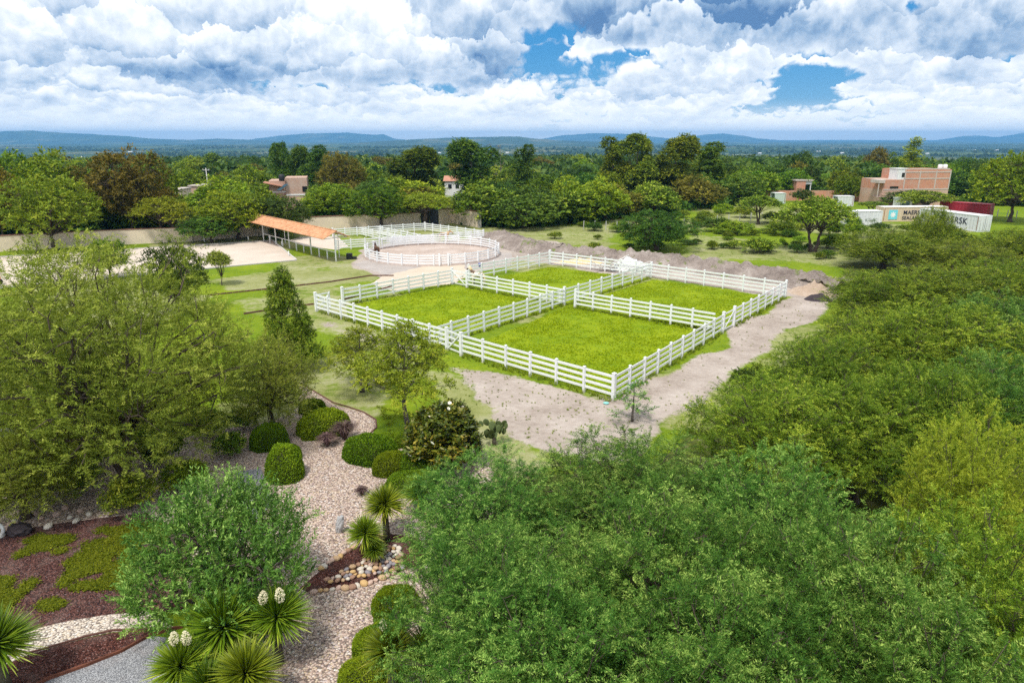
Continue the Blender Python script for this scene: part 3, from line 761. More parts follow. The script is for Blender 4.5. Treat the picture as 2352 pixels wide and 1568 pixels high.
# perimeter wall with dark coping
M_wall = simple('cream_render', (.72, .60, .47), .9, .10, .5, dirt=((.36, .30, .25), .45))
M_cope = simple('brick_coping', (.20, .09, .065), .9, .2, 2)
def wall(pts, h, label, mat=M_wall, cope=M_cope, name='perimeter_wall', cat='wall', th=.2):
    P_ = P2(pts) if pts and not isinstance(pts[0][0], tuple) else pts
    t = thing(name, label, cat, (P_[0][0], P_[0][1], 0))
    mb = MB(); mc = MB()
    for a, b in zip(P_[:-1], P_[1:]):
        a = np.subtract(a, P_[0]); b = np.subtract(b, P_[0])
        mb.bar((*a, h / 2), (*b, h / 2), th, h)
        mc.bar((*a, h + .045), (*b, h + .045), th + .12, .09)
    ob('wall', mb.mesh('wall'), mat, t)
    if cope: ob('coping', mc.mesh('coping'), cope, t)
    return t
wall([(-330, 596), (0, 578), (218, 564.5), (443, 554.5)], 2.05, 'long cream perimeter wall with dark coping behind the sand arena')
wall([(443, 554), (601, 541), (704, 529), (966, 517)], 2.1, 'cream perimeter wall stretch behind the orange roofed shelter and the small pens')
wall([(1009, 517), (1040, 513), (1098, 522)], 2.6, 'tan boundary wall ending at a square pillar right of the dark gate')
X0, Y0 = gp(1098.5, 522.5); ob_ = tag(ob('gate_pillar', MB().box((0, 0, 1.35), (.6, .6, 2.7)).box((0, 0, 2.76), (.72, .72, .12)).mesh('gate_pillar', .01), simple('grey_block', (.34, .32, .31), .9, .15, 3), loc=(X0 + .25, Y0 - .3, 0)), 'square grey pillar at the end of the tan boundary wall', 'pillar')
ga, gb = gp(967, 517), gp(1008, 517)
t = thing('yard_gate', 'dark sheet metal double gate between the cream and tan walls', 'gate', (*ga, 0), math.atan2(gb[1] - ga[1], gb[0] - ga[0])); Lg = math.hypot(gb[0] - ga[0], gb[1] - ga[1])
for k in range(2):
    mb = MB().box((Lg * (.25 + .5 * k), 0, 1.35), (Lg * .49, .05, 2.6))
    for j in range(5): mb.box((Lg * (.05 + .1 * j + .5 * k), -.04, 1.35), (.05, .04, 2.6))
    ob('leaf', mb.mesh('gate_leaf'), M_dark, t)

# low brown edging across the lawns
def edging(pts, label):
    P_ = P2(pts); mb = MB()
    for a, b in zip(P_[:-1], P_[1:]):
        L = math.hypot(b[0] - a[0], b[1] - a[1]); k = max(1, int(L / .5))
        for i in range(k):
            p = [a[j] + (b[j] - a[j]) * i / k for j in (0, 1)]; e = [a[j] + (b[j] - a[j]) * (i + .93) / k for j in (0, 1)]
            mb.bar((*p, .05 + random.uniform(0, .03)), (*e, .05 + random.uniform(0, .03)), .09, .14)
    return tag(ob('lawn_edging', mb.mesh('lawn_edging'), M_rope), label, 'edging', 'brown log edgings across the lawn')
edging([(480, 679), (640, 662), (760, 648), (850, 634), (905, 634)], 'upper line of low brown log edging across the lawn above the dark conical tree')
edging([(560, 722), (660, 706), (735, 698)], 'lower line of low brown log edging reaching the open gate')
edging([(786, 690), (880, 664), (905, 657)], 'brown log edging just outside the left paddock fence')
edging([(-20, 684), (60, 677), (150, 668)], 'brown log edging on the lawn at the left border below the arena')

# odd things standing about
X, Y = gp(803, 595)
t = thing('water_trough', 'black plastic trough with a lower side box on the grass by the shelter', 'trough', (X, Y, 0), .1)
ob('tank', MB().box((0, 0, .36), (.72, .6, .72)).mesh('tank', .04), M_black, t); ob('side_box', MB().box((.62, 0, .16), (.5, .5, .32)).mesh('side_box', .03), M_black, t)
X, Y = gp(1103, 610.5)
t = thing('bucket', 'blue bucket at the foot of the round ring', 'bucket', (X, Y - .5, 0))
ob('pail', MB().lathe([(.17, 0), (.22, .36), (.23, .38), (.21, .38), (.20, .34)], n=14).mesh('pail'), M_blue, t)
X, Y = gp(1392, 927)
t = thing('plastic_tray', 'pale turquoise plastic tray lying by the nearest corner post', 'tray', (X, Y, 0), .5)
ob('dish', MB().lathe([(.07, .01), (.16, .05), (.17, .06), (.15, .06), (.06, .03)], n=14).mesh('dish'), simple('turquoise_plastic', (.25, .62, .55), .4, .1, 3), t)
X, Y = gp(-6, 655)
t = thing('lawn_tractor', 'orange and black ride-on machine mostly cut off by the left border', 'lawn tractor', (X - .35, Y, 0), .15)
ob('hood', blob_mesh('hood', 3, (.75, .42, .42), .03, 1, 3), M_orange, t, (0, 0, .78)); ob('chassis', MB().box((-.2, 0, .5), (1.3, .6, .3)).mesh('chassis', .05), M_black, t)
for x in (.35, -.7):
    for y in (-.42, .42):
        w = ob('wheel', MB().tube([(0, -.1, 0), (0, .1, 0)], .30, 16).mesh('wheel'), M_black, t, (x, y, .30))
ob('seat', MB().box((-.75, 0, .95), (.45, .45, .12)).box((-.95, 0, 1.2), (.1, .45, .45)).mesh('seat', .03), M_black, t)

# heap of white boards and crumpled sheet behind the paddock corner
X, Y = gp(1450, 624)
cr = tag(ob('plastic_sheet', blob_mesh('plastic_sheet', 11, (1.9, 1.0, 1.15), .5, 2.0, 4, flat=0), simple('white_sheet', (.66, .68, .70), .5, .12, 2, bump=.5), loc=(X, Y + .9, .05)), 'crumpled white plastic sheet heaped behind the far paddock fence', 'plastic sheet')
random.seed(9)
for i in range(14):
    L = random.uniform(2.2, 3.6); me = MB().box((0, 0, 0), (L, .15, .05)).mesh('loose_board')
    o = ob('loose_board', me, M_white, loc=(X + random.uniform(-3.2, 1.0), Y + random.uniform(-.2, 1.8), .35 + random.uniform(0, .9)))
    o.rotation_euler = (random.uniform(-.4, .4), random.uniform(-.30, .30), random.uniform(-.5, .9)); tag(o, 'loose white fence board in the heap by the crumpled plastic sheet', 'board', 'loose white boards in the heap')
# ---------------------------------------------------------------- houses, brick walls, containers, poles
def brickmat(name, c1, c2, mortar, scale=1.0):
    m_, q, out = newmat(name); tc = q.new('ShaderNodeTexCoord').outputs['Object']
    x, y, z = q.sep(tc)
    n = q.new('ShaderNodeTexBrick'); q.put(n.inputs['Vector'], q.comb(q.m('ADD', x, y), z, 0))
    q.put(n.inputs['Color1'], c1); q.put(n.inputs['Color2'], c2); q.put(n.inputs['Mortar'], mortar)
    n.inputs['Scale'].default_value = scale; n.inputs['Brick Width'].default_value = .30; n.inputs['Row Height'].default_value = .10; n.inputs['Mortar Size'].default_value = .012
    st = q.step(q.noise(tc, .55, 5, .65), .42, .68)
    c = q.mix(q.m('MULTIPLY', st, .5), n.outputs['Color'], mortar)
    c = q.mix(q.m('MULTIPLY', q.step(q.noise(tc, 1.4, 4, .7), .55, .75), .5), c, tuple(x * .6 for x in c1))
    b = q.new('ShaderNodeBsdfPrincipled'); q.put(b.inputs['Base Color'], c); b.inputs['Roughness'].default_value = .92; q.l.new(b.outputs[0], out.inputs[0]); return m_
M_brick = brickmat('red_brick', (.47, .15, .075), (.60, .25, .14), (.46, .34, .27))
M_brickpale = brickmat('pale_brick', (.46, .25, .18), (.55, .33, .25), (.50, .40, .33))
M_pinkbrick = brickmat('pink_brick', (.42, .24, .17), (.50, .31, .23), (.48, .40, .34))
M_band = simple('concrete_band', (.48, .42, .38), .9, .12, 1)
M_roofred = simple('terracotta', (.42, .20, .13), .85, .2, 1.5)

def along(a, b):
    A = np.array(gp(*a)); B = np.array(gp(*b)); d = B - A; return A, float(np.hypot(*d)), math.atan2(d[1], d[0])
def wins(mb, x, z, w, h, y=-.0): mb.box((x, y, z), (w, .12, h))

# unfinished brick house on the right
A, L, an = along((2022, 472), (2172, 470)); dep = 8.0
HT = zat(2172, 390, A[1]); H1 = zat(2022, 413, A[1]); xs_ = L * .30
h = thing('brick_house', 'unfinished two-storey red brick house with a white roof room and two water tanks', 'house', (*A, 0), an)
ob('lower_wall', MB().box((L / 2, dep / 2, H1 * .31), (L, dep, H1 * .62)).mesh('lower_wall'), M_brickpale, h)
ob('upper_wall', MB().box((xs_ + (L - xs_) / 2, dep / 2, (H1 * .62 + HT) / 2), (L - xs_, dep, HT - H1 * .62 - .01)).mesh('upper_wall'), M_brick, h)
ob('side_wall', MB().box((xs_ / 2, dep / 2, H1 * .81), (xs_ - .01, dep, H1 * .38)).mesh('side_wall'), M_brick, h)
mb = MB()
for z in (H1 * .62, H1 + .2, HT - .55): mb.box(((xs_ + L) / 2, -.025, z), (L - xs_, .05, .26))
for x in (xs_ + .1, xs_ + (L - xs_) * .33, xs_ + (L - xs_) * .68, L - .14): mb.box((x, -.03, HT * .72), (.26, .07, HT * .5))
mb.box((xs_ / 2, -.025, H1 * .62), (xs_ - .3, .05, .24))
ob('concrete_frame', mb.mesh('concrete_frame'), M_band, h)
w = ob('window', MB().box((xs_ * .55, -.03, H1 * .70), (xs_ * .42, .1, .45)).mesh('window'), M_glass, h)
rr_ = ob('roof_room', MB().box((xs_ * .93, 1.6, H1 + 1.15), (2.6, 3.0, 2.3)).mesh('roof_room'), M_white2, h)
ob('window', MB().box((xs_ * .93 + .15, .09, H1 + 1.0), (.95, .06, .95)).mesh('roof_room_window'), M_glass, rr_)
ob('ledge', MB().box((xs_ * .93, 1.6, H1 + 2.36), (2.8, 3.2, .12)).mesh('ledge'), M_white2, rr_)
po = ob('porch', MB().box((-.75, 1.0, H1 - .35), (1.5, 3, .7)).box((-1.35, -.35, H1 * .62 - .0), (.16, .16, H1 * .6)).mesh('porch'), M_band, h)
ob('parapet', MB().box(((xs_ + L) / 2, .1, HT + .12), (L - xs_ - 1.0, .2, .22)).mesh('parapet'), M_band, h)
for i in range(2):
    tk_ = thing('water_tank', ('left' if i == 0 else 'right') + ' one of two white water tanks on the red brick house', 'water tank', (A[0] + (L - 2.0 + i * 1.2) * math.cos(an) - 1.2 * math.sin(an), A[1] + (L - 2.0 + i * 1.2) * math.sin(an) + 1.2 * math.cos(an), HT), an, 'water tanks on the brick house')
    ob('tank', MB().lathe([(.46, 0), (.50, .1), (.50, .85), (.40, 1.0), (.18, 1.06)], n=14).mesh('tank'), M_white2, tk_)
# brick boundary walls
wall([(1755, 461), (1905, 461), (2010, 463)], 2.4, 'long red brick boundary wall left of the brick house', M_brick, None, 'brick_wall')
wall([(1990, 466), (2022, 474), (2172, 478)], 1.9, 'pale brick boundary wall at the foot of the brick house', M_brickpale, None, 'brick_wall')
A, L, an = along((1837, 459), (1872, 459)); Z1 = zat(1837, 415, A[1] + 4)
t = thing('stair_tower', 'small square brick roof tower rising above the brick boundary wall', 'tower', (A[0], A[1] + 3, 0), an)
ob('wall', MB().box((L * .3, 1.5, Z1 / 2), (L * .6, 3, Z1)).mesh('wall'), M_brick, t); ob('slab', MB().box((L * .5, 1.5, Z1 + .12), (L * 1.15, 3.3, .26)).mesh('slab'), M_band, t)
ob('landing', MB().box((L * .82, 1.5, Z1 - .45), (L * .42, 2.6, .8)).mesh('landing'), M_white2, t); ob('column', MB().box((L * .98, .4, Z1 / 2), (.2, .2, Z1)).mesh('column'), M_white2, t)

# pink brick house on the left
A, L, an = along((622, 482), (710, 480)); Zt = zat(700, 409, A[1]); dep = 7
h = thing('pink_house', 'pink brick house with a black water tank and a tiled side porch among the trees', 'house', (*A, 0), an)
ob('wall', MB().box((L * .72, dep / 2, Zt / 2), (L * .56, dep, Zt)).box((L * .22, dep / 2 + .5, (Zt - .6) / 2), (L * .42, dep, Zt - .6)).mesh('wall'), M_pinkbrick, h)
ob('window', MB().box((L * .93, -.03, Zt - 2.35), (.95, .1, 1.1)).mesh('window'), M_glass, h)
ob('floor_band', MB().box((L * .72, -.03, Zt - 3.5), (L * .56, .06, .3)).box((L * .22, .47, Zt - 2.9), (L * .42, .06, .3)).mesh('floor_band'), M_white2, h)
V = [(-.9, -1.2, Zt - .95), (L * .36, -1.2, Zt - 1.75), (L * .36, 2.6, Zt - 1.75), (-.9, 2.6, Zt - .95)]; V += [(x, y, z + .16) for x, y, z in V]
ob('porch_roof', MB().add(V, [(3, 2, 1, 0), (4, 5, 6, 7), (0, 1, 5, 4), (1, 2, 6, 5), (2, 3, 7, 6), (3, 0, 4, 7)]).mesh('porch_roof'), M_roofred, h)
ob('awning', MB().box((L * .2, -1.4, Zt - 4.6), (L * .38, 2.0, .14)).mesh('awning'), M_roofred, h)
for x in (.3, L * .34): ob('column', MB().box((x, -2.2, (Zt - 4.6) / 2), (.2, .2, Zt - 4.7)).mesh('column'), M_white2, h)
ob('tarpaulin', MB().add([(L * .2, -.3, Zt - 2.4), (L * .42, -.35, Zt - 1.3), (L * .5, -.2, Zt - 1.3), (L * .3, -.15, Zt - 2.5), (L * .2, -.34, Zt - 2.45), (L * .42, -.39, Zt - 1.35), (L * .5, -.24, Zt - 1.35), (L * .3, -.19, Zt - 2.55)], [(0, 1, 2, 3), (7, 6, 5, 4), (0, 4, 5, 1), (1, 5, 6, 2), (2, 6, 7, 3), (3, 7, 4, 0)]).mesh('tarpaulin'), simple('blue_tarpaulin', (.22, .45, .66), .6, .2, 1), h)
t = thing('water_tank', 'black water tank on the pink brick house', 'water tank', (A[0] + L * .38, A[1] - .1, Zt - .6))
ob('tank', MB().lathe([(.55, 0), (.58, .1), (.58, 1.1), (.42, 1.3), (.2, 1.36)], n=14).mesh('tank'), M_black, t)
# other small buildings seen between the trees
def hut(a, b, yt, dep, mat, label, roof=None, win=True, name='small_house', rmat=None):
    A, L, an = along(a, b); Z = zat(a[0], yt, A[1])
    h = thing(name, label, 'house', (*A, 0), an)
    ob('wall', MB().box((L / 2, dep / 2, Z / 2), (L, dep, Z)).mesh('wall'), mat, h)
    if win:
        for x in (.3, .72):
            f = ob('window', MB().box((L * x, -.03, Z - 1.3), (min(1.1, L * .2), .1, 1.0)).mesh('window'), M_glass, h)
    if roof == 'flat': ob('roof', MB().box((L / 2, dep / 2, Z + .1), (L + .4, dep + .4, .2)).mesh('roof'), rmat or M_band, h)
    if roof == 'gable':
        e = .35; V = [(-e, -e, Z), (L + e, -e, Z), (L + e, dep + e, Z), (-e, dep + e, Z), (-e, dep / 2, Z + 1.2), (L + e, dep / 2, Z + 1.2)]
        ob('roof', MB().add(V, [(0, 1, 5, 4), (2, 3, 4, 5), (0, 4, 3), (1, 2, 5), (3, 2, 1, 0)]).mesh('roof'), rmat or M_roofred, h)
    return h
hut((398, 484), (420, 484), 436, 5, M_wall, 'plain tan house corner showing between trees on the left', 'flat')
hut((440, 476), (466, 476), 428, 5, M_pinkbrick, 'pinkish upright house block right of the plain tan corner', 'flat', win=False)
hut((1022, 452), (1062, 452), 416, 6, M_white2, 'white house with a low terracotta roof beside the tall dark trees', 'gable')
hut((1178, 434), (1204, 434), 404, 5, M_white2, 'small white house glimpsed behind the slender dark tree', 'flat', win=False)
hut((-40, 533), (60, 530), 521, 4, M_white2, 'low white building behind the wall at the left border', 'flat', win=False)

# shipping containers
def contmat(name, c, rust):
    return simple(name, c, .55, .08, .7, dirt=(rust, .45))
M_rust = simple('rust', (.26, .10, .05), .9, .3, 3)
def container(a, ang, L, H, mat, label, top=None, words=(), logo=None, door_end=0, group='shipping containers', tcol=(.02, .025, .05)):
    """a: reading of the foot of the near end of the side that faces the camera; the side runs along ang"""
    X, Y = gp(*a); W = 2.44
    t = thing('shipping_container', label, 'container', (X, Y, 0), math.radians(ang), group)
    mb = MB(); n = int(L / .28)
    V = []; F = []
    # corrugated shell, side at y=0 (towards the camera) and y=W
    for side, yy in ((0, 0.0), (1, W)):
        xs2 = []
        for i in range(n + 1):
            x = L * i / n; o = .04 if i % 2 else 0.0
            xs2.append((x, yy + (o if side == 0 else -o)))
        b0 = len(mb.v)
        mb.add([(x, y, .15) for x, y in xs2] + [(x, y, H - .1) for x, y in xs2], [(i, i + 1, n + 2 + i, n + 1 + i) if side == 0 else (n + 1 + i, n + 2 + i, i + 1, i) for i in range(n)])
    mb.box((L / 2, W / 2, H - .1), (L - .02, W - .02, .12)); mb.box((L / 2, W / 2, .2), (L - .02, W - .02, .1))
    ob('shell', mb.mesh('shell'), mat, t)
    ob('roof', MB().box((L / 2, W / 2, H - .02), (L - .25, W - .25, .06)).mesh('roof'), top or M_white2, t)
    fr_ = MB()
    for x in (.06, L - .06):
        for y in (.05, W - .05): fr_.box((x, y, H / 2), (.14, .14, H))
        for z in (.08, H - .08): fr_.box((x, W / 2, z), (.13, W - .25, .16))
    for y in (.03, W - .03):
        for z in (.08, H - .07): fr_.box((L / 2, y, z), (L - .28, .12, .14))
    ob('frame', fr_.mesh('frame'), mat, t)
    x = -.02 if door_end == 0 else L + .02
    for k in range(2):
        d_ = ob('door', MB().box((x, W * (.25 + .5 * k), H / 2), (.06, W * .46, H - .36)).mesh('door'), mat, t)
        for j in (-.3, .3): ob('lock_bar', MB().tube([(x + (-.05 if door_end == 0 else .05), W * (.25 + .5 * k) + j, .3), (x + (-.05 if door_end == 0 else .05), W * (.25 + .5 * k) + j, H - .3)], .025, 6).mesh('lock_bar'), M_concrete, d_)
    x = .95 if door_end == 0 else L - .95
    ob('rust_streak', MB().box((x - .75 if door_end == 0 else x + .75, -.028, H / 2), (.09, .02, H - .4)).mesh('rust_streak'), M_rust, t)
    for txt, tx, tz, sz in words:
        cu = bpy.data.curves.new('lettering', 'FONT'); cu.body = txt; cu.size = sz; cu.extrude = .006; cu.align_x = 'LEFT'; cu.space_character = 1.05; cu.offset = .012
        tmp = bpy.data.objects.new('lettering', cu); COL.objects.link(tmp)
        dg = bpy.context.evaluated_depsgraph_get(); dg.update(); me = bpy.data.meshes.new_from_object(tmp.evaluated_get(dg)); bpy.data.objects.remove(tmp)
        ob('lettering', me, MATS.get('navy_letters') or simple('navy_letters', tcol, .6, .05, 2), t, (tx, -.03, tz), (PI / 2, 0, 0))
    if logo:
        lx, lz, ls = logo
        ob('emblem', MB().box((lx, -.035, lz), (ls, .012, ls)).mesh('emblem', .003), simple('pale_blue_panel', (.16, .58, .68), .6, .1, 2), t)
        st = [(math.cos(PI / 2 + PI * i / 7) * (ls * (.36 if i % 2 == 0 else .19)), math.sin(PI / 2 + PI * i / 7) * (ls * (.36 if i % 2 == 0 else .19))) for i in range(14)]
        me = MB().add([(lx + a_, -.046, lz + b_) for a_, b_ in st] + [(lx, -.050, lz)], [(i, (i + 1) % 14, 14) for i in range(14)]).mesh('star')
        me.flip_normals(); ob('star', me, M_white, t)
    return t
M_cbeige = contmat('beige_container', (.58, .47, .34), (.33, .16, .09)); M_cwhite = contmat('grey_white_container', (.60, .62, .64), (.38, .30, .26))
M_cred = contmat('dark_red_container', (.33, .02, .04), (.16, .03, .03)); M_cgreen = contmat('grey_green_container', (.44, .52, .48), (.33, .30, .26))
container((2026, 509.5), 5, 12.2, 2.6, M_cbeige, 'beige shipping container with dark lettering and a pale blue star panel', words=[('MAERSK', 3.75, 1.28, 1.02), ('SEALAND', 3.65, .38, .84)], logo=(1.85, 1.25, 1.7), door_end=0)
def container_by_right(a, ang, L, *ar, **kw):
    t = container(a, ang, L, *ar, **kw); X, Y = gp(*a); c = math.radians(ang); t.location = (X - L * math.cos(c), Y - L * math.sin(c), 0)
container_by_right((2244, 533), -77, 12.2, 2.6, M_cwhite, 'grey-white shipping container with dark lettering in front of the dark red one', words=[('MAERSK', 4.6, .95, 1.45)], door_end=1)
container_by_right((2269, 502), -50, 8.5, 2.6, M_cred, 'dark red shipping container partly behind the grey-white lettered one', top=M_cred, door_end=1)
container((1948, 519), 6, 6.0, 2.5, M_cwhite, 'plain pale container half hidden by the open field tree', door_end=0)
container((1778, 468), 3, 2.6, 2.4, M_cgreen, 'pale grey-green container standing against the brick boundary wall', door_end=1)
container((1922, 474), 0, 3.6, 2.2, M_cwhite, 'low white container in front of the pale brick boundary wall', door_end=1)
X, Y = gp(2064, 488)
t = thing('site_cabin', 'small white site cabin with a glazed front behind the beige container', 'cabin', (X, Y, 0), .05)
ob('wall', MB().box((1.25, 1.2, 1.35), (2.5, 2.4, 2.7)).mesh('wall'), M_white2, t); ob('roof', MB().box((1.25, 1.2, 2.78), (2.7, 2.6, .14)).mesh('roof'), M_white2, t)
for x in (.75, 1.65): ob('window', MB().box((x, -.03, 1.55), (.7, .08, 1.1)).mesh('window'), simple('blue_glass_' + str(x), (.22, .30, .36), .15, .1, 2), t)

# poles, wire fence posts and boundary marks
M_pole = simple('pole_concrete', (.42, .41, .39), .8, .1, 2)
def pole(x, yb, yt, label):
    X, Y = gp(x, yb); Z = zat(x, yt, Y); t = thing('utility_pole', label, 'pole', (X, Y, 0), random.uniform(-.4, .4), 'utility poles among the trees')
    ob('mast', MB().tube([(0, 0, 0), (0, 0, Z)], [.16, .10], 8).mesh('mast'), M_pole, t)
    ob('crossarm', MB().box((0, 0, Z - .45), (1.9, .1, .12)).mesh('crossarm'), M_pole, t)
    for k in (-.8, 0, .8): ob('insulator', MB().lathe([(.04, 0), (.06, .08), (.03, .18)], (k, 0, Z - .39), 8).mesh('insulator'), M_white2, t)
    return (X, Y, Z - .25)
pt = [pole(483, 470, 386, 'grey utility pole above the trees left of the pink house'), pole(766, 468, 425, 'grey utility pole right of the pink house'), pole(1100, 455, 400, 'grey utility pole beside the white house with the terracotta roof')]
def cable(a, b, sag, label):
    P_ = [tuple(a[k] + (b[k] - a[k]) * i / 16 - (sag * 4 * (i / 16) * (1 - i / 16) if k == 2 else 0) for k in range(3)) for i in range(17)]
    tag(ob('power_line', MB().tube(P_, .022, 4, cap=False).mesh('power_line'), M_dark), label, 'cable')
cable(pt[0], pt[1], 1.3, 'thin power line between the two left utility poles'); cable(pt[1], pt[2], 1.6, 'thin power line running right towards the white house')
ME_fp = MB().box((0, 0, .7), (.12, .12, 1.5)).mesh('field_post')
for i in range(26):
    f_ = i / 25; x, y = 1340 + f_ * 640, 529 - 25 * f_ + (6 * math.sin(f_ * 7))
    if i > 20: x, y = 2290 + (i - 21) * 22, 500 + (i - 21) * 2
    X, Y = gp(x, y - 2); tag(ob('field_post', ME_fp, M_pole, loc=(X, Y, 0), rot=(random.uniform(-.05, .05), random.uniform(-.05, .05), 0)), 'pale concrete post of the thin wire fence across the right-hand field', 'post', 'concrete posts of the field fence')
for x, y in ((470, 556), (571, 553), (622, 551), (648, 565), (664, 588)):
    X, Y = gp(x, y); tag(ob('marker_post', MB().box((0, 0, .3), (.13, .13, .7)).mesh('marker_post'), M_white, loc=(X, Y, 0)), 'short white marker post on the border of the sand arena', 'post', 'marker posts round the arena')
# ---------------------------------------------------------------- trees: limbs and leaf sprays
def unit(v): return v / (np.linalg.norm(v, axis=-1, keepdims=True) + 1e-9)
def sprays(P, D, m, Ls, LL, LW, droop, rng, spread=.8, down=0.0, flatness=.5, tl=None):
    """m leaves along a twig of length Ls from every tip P along D; returns quads"""
    n = len(P); t = (np.arange(m) + rng.random((n, m))) / m
    L = (Ls * (.6 + .8 * rng.random((n, 1))))
    pos = P[:, None, :] + D[:, None, :] * (L * t)[..., None]
    pos[..., 2] -= droop * L * t * t
    side = unit(np.cross(D, unit(rng.normal(size=(n, 3)) * .5 + np.array([0, 0, 1.0]))))
    sg = np.where(np.arange(m) % 2 == 0, 1.0, -1.0)[None, :, None]
    dr = D[:, None, :] * (1 - spread * .6) + side[:, None, :] * sg * spread + rng.normal(size=(n, m, 3)) * .35
    dr[..., 2] -= down
    dr = unit(dr)
    nr = unit(rng.normal(size=(n, m, 3)) * (1 - flatness) + np.array([0, 0, flatness]) + D[:, None, :] * .35)
    sd = unit(np.cross(dr, nr))
    ll = (LL * (.65 + .7 * rng.random((n, m))))[..., None]; lw = (LW * (.7 + .6 * rng.random((n, m))))[..., None]
    a = pos; b = pos + dr * ll * .45 + sd * lw * .5; c = pos + dr * ll; d = pos + dr * ll * .45 - sd * lw * .5
    V = np.stack([a, b, c, d], 2).reshape(-1, 3)
    F = np.arange(len(V)).reshape(-1, 4)
    base = rng.random((n, 1)) * .55 if tl is None else tl[:, None] * .55
    tint = np.clip(base + rng.random((n, m)) * .38 + .18 * t - .04, 0, 1)  # lighter towards the twig tip: a highlight put into the leaf colour
    return V, F, np.repeat(tint.ravel(), 4)

def lobe_points(lobes, per, rng, shell=(.62, 1.06), hollow=.58, low=-.55):
    Ps, Ns, Ts = [], [], []
    C = np.array([l[0] for l in lobes], float); R = np.array([l[1] if hasattr(l[1], '__len__') else (l[1],) * 3 for l in lobes], float)
    for i in range(len(lobes)):
        k = max(3, int(per * (R[i].prod() ** (2 / 3)) / np.mean([r.prod() ** (2 / 3) for r in R])))
        d = unit(rng.normal(size=(k * 2, 3))); d = d[d[:, 2] > low][:k]
        f = shell[0] + (shell[1] - shell[0]) * rng.random((len(d), 1)) ** .45
        # bumpy outline
        f = f * (1 + .13 * np.sin(d[:, :1] * 5 + i * 2.1) * np.sin(d[:, 1:2] * 6 + i) + .09 * np.sin(d[:, 2:] * 9 + i * 3))
        p = C[i] + d * R[i] * f
        q = np.ones(len(p), bool)
        for j in range(len(lobes)):
            if j != i: q &= (((p - C[j]) / R[j]) ** 2).sum(1) > hollow ** 2
        q |= rng.random(len(p)) < .08
        nrm = unit(d / R[i])
        Ps.append(p[q]); Ns.append(nrm[q]); Ts.append(np.clip(rng.random() * .5 + rng.random(int(q.sum())) * .6, 0, 1))
    return np.concatenate(Ps), np.concatenate(Ns), np.concatenate(Ts)

def limb(mb, a, b, r0, r1, rng, n=5, sag=.12, sides=5):
    a = np.array(a, float); b = np.array(b, float); L = np.linalg.norm(b - a); pts = []
    off = rng.normal(size=3) * L * .07
    for i in range(n + 1):
        t = i / n; p = a + (b - a) * t + off * math.sin(PI * t); p[2] += sag * L * math.sin(PI * t) * .5
        pts.append(p + rng.normal(size=3) * L * .015)
    pts[0] = a; pts[-1] = b
    mb.tube(pts, [r0 + (r1 - r0) * i / n for i in range(n + 1)], sides)
    return pts

def tree_mesh(name, seed, lobes, per=60, m=10, Ls=.5, LL=.2, LW=.07, droop=.2, up=.3, spread=.8, down=0.0, trunks=((0, 0),), fork=1.2, tr=.16, shell=(.62, 1.06), hollow=.58, low=-.55, twigs=5, flatness=.5, lead=False, flare=1.5, sides=7, twr=.012):
    rng = np.random.default_rng(seed)
    P, N, T = lobe_points(lobes, per, rng, shell, hollow, low)
    D = unit(N + np.array([0, 0, up]) + rng.normal(size=N.shape) * .35)
    V, F, tint = sprays(P - D * Ls * .4, D, m, Ls, LL, LW, droop, rng, spread, down, flatness, T)
    crown = np_mesh(name + '_crown', V, F, tint)
    mb = MB(); C = np.array([l[0] for l in lobes], float); Rmax = max(float(np.max(l[1])) for l in lobes)
    tops = []
    for tx, ty in trunks:
        top = np.array([tx * .5 + rng.normal() * .08, ty * .5 + rng.normal() * .08, fork])
        if lead: top = np.array([0, 0, C[:, 2].max()])
        st = np.array([tx * .15, ty * .15, -.1]); k = 7
        pts = [st + (top - st) * i / k + (rng.normal(size=3) * tr * .25 if 0 < i < k else 0) for i in range(k + 1)]
        end = .5 if not lead else .12
        mb.tube(pts, [tr * (flare if i == 0 else (1.12 if i == 1 else 1)) * (1 - (1 - end) * i / k) for i in range(k + 1)], sides)
        tops.append((pts, top))
    for i, c in enumerate(C):
        pts, top = tops[i % len(tops)]
        if lead:
            z0 = max(fork * .8, c[2] - .35 * np.hypot(c[0], c[1]) - .2); f_ = z0 / top[2]; a = np.array([0, 0, z0]); r0 = tr * (1 - .85 * f_) * .5
        else: a = pts[-1 - (i % 3 == 0)]; r0 = tr * .48 * min(1.0, .25 + .75 * float(np.max(lobes[i][1])) / Rmax) ** 1.6
        lp = limb(mb, a, c, r0, r0 * .35, rng, sag=.1)
        R_ = lobes[i][1] if hasattr(lobes[i][1], '__len__') else (lobes[i][1],) * 3
        for k in range(twigs):
            d = unit(rng.normal(size=3) + np.array([0, 0, .25])); e = c + d * np.array(R_) * (.75 + .25 * rng.random())
            limb(mb, lp[-1 - (k % 2)], e, r0 * .32, twr, rng, 3, .05, 4)
    trunk = mb.mesh(name + '_trunk')
    lo, hi = V.min(0), V.max(0)
    return crown, trunk, float(max(np.percentile(np.abs(V[:, 0]), 98), np.percentile(np.abs(V[:, 1]), 98)) * 2), float(np.percentile(V[:, 2], 99.7))

def dome(rng, n, W, zc, H, r0, r1, flat=.75, edge=.85):
    """lobes spread over a dome: W radius, zc height of centre, H rise"""
    out = []
    for i in range(n):
        a = 2.39996 * i + rng.random() * .5; f = math.sqrt((i + .4) / n) * edge
        z = zc + H * math.sqrt(max(0, 1 - f * f)) * (.75 + .3 * rng.random()) - .1 * H
        r = (r0 + (r1 - r0) * rng.random()) * (1.1 - .35 * f)
        out.append(((W * f * math.cos(a), W * f * math.sin(a), z), (r, r, r * flat)))
    return out

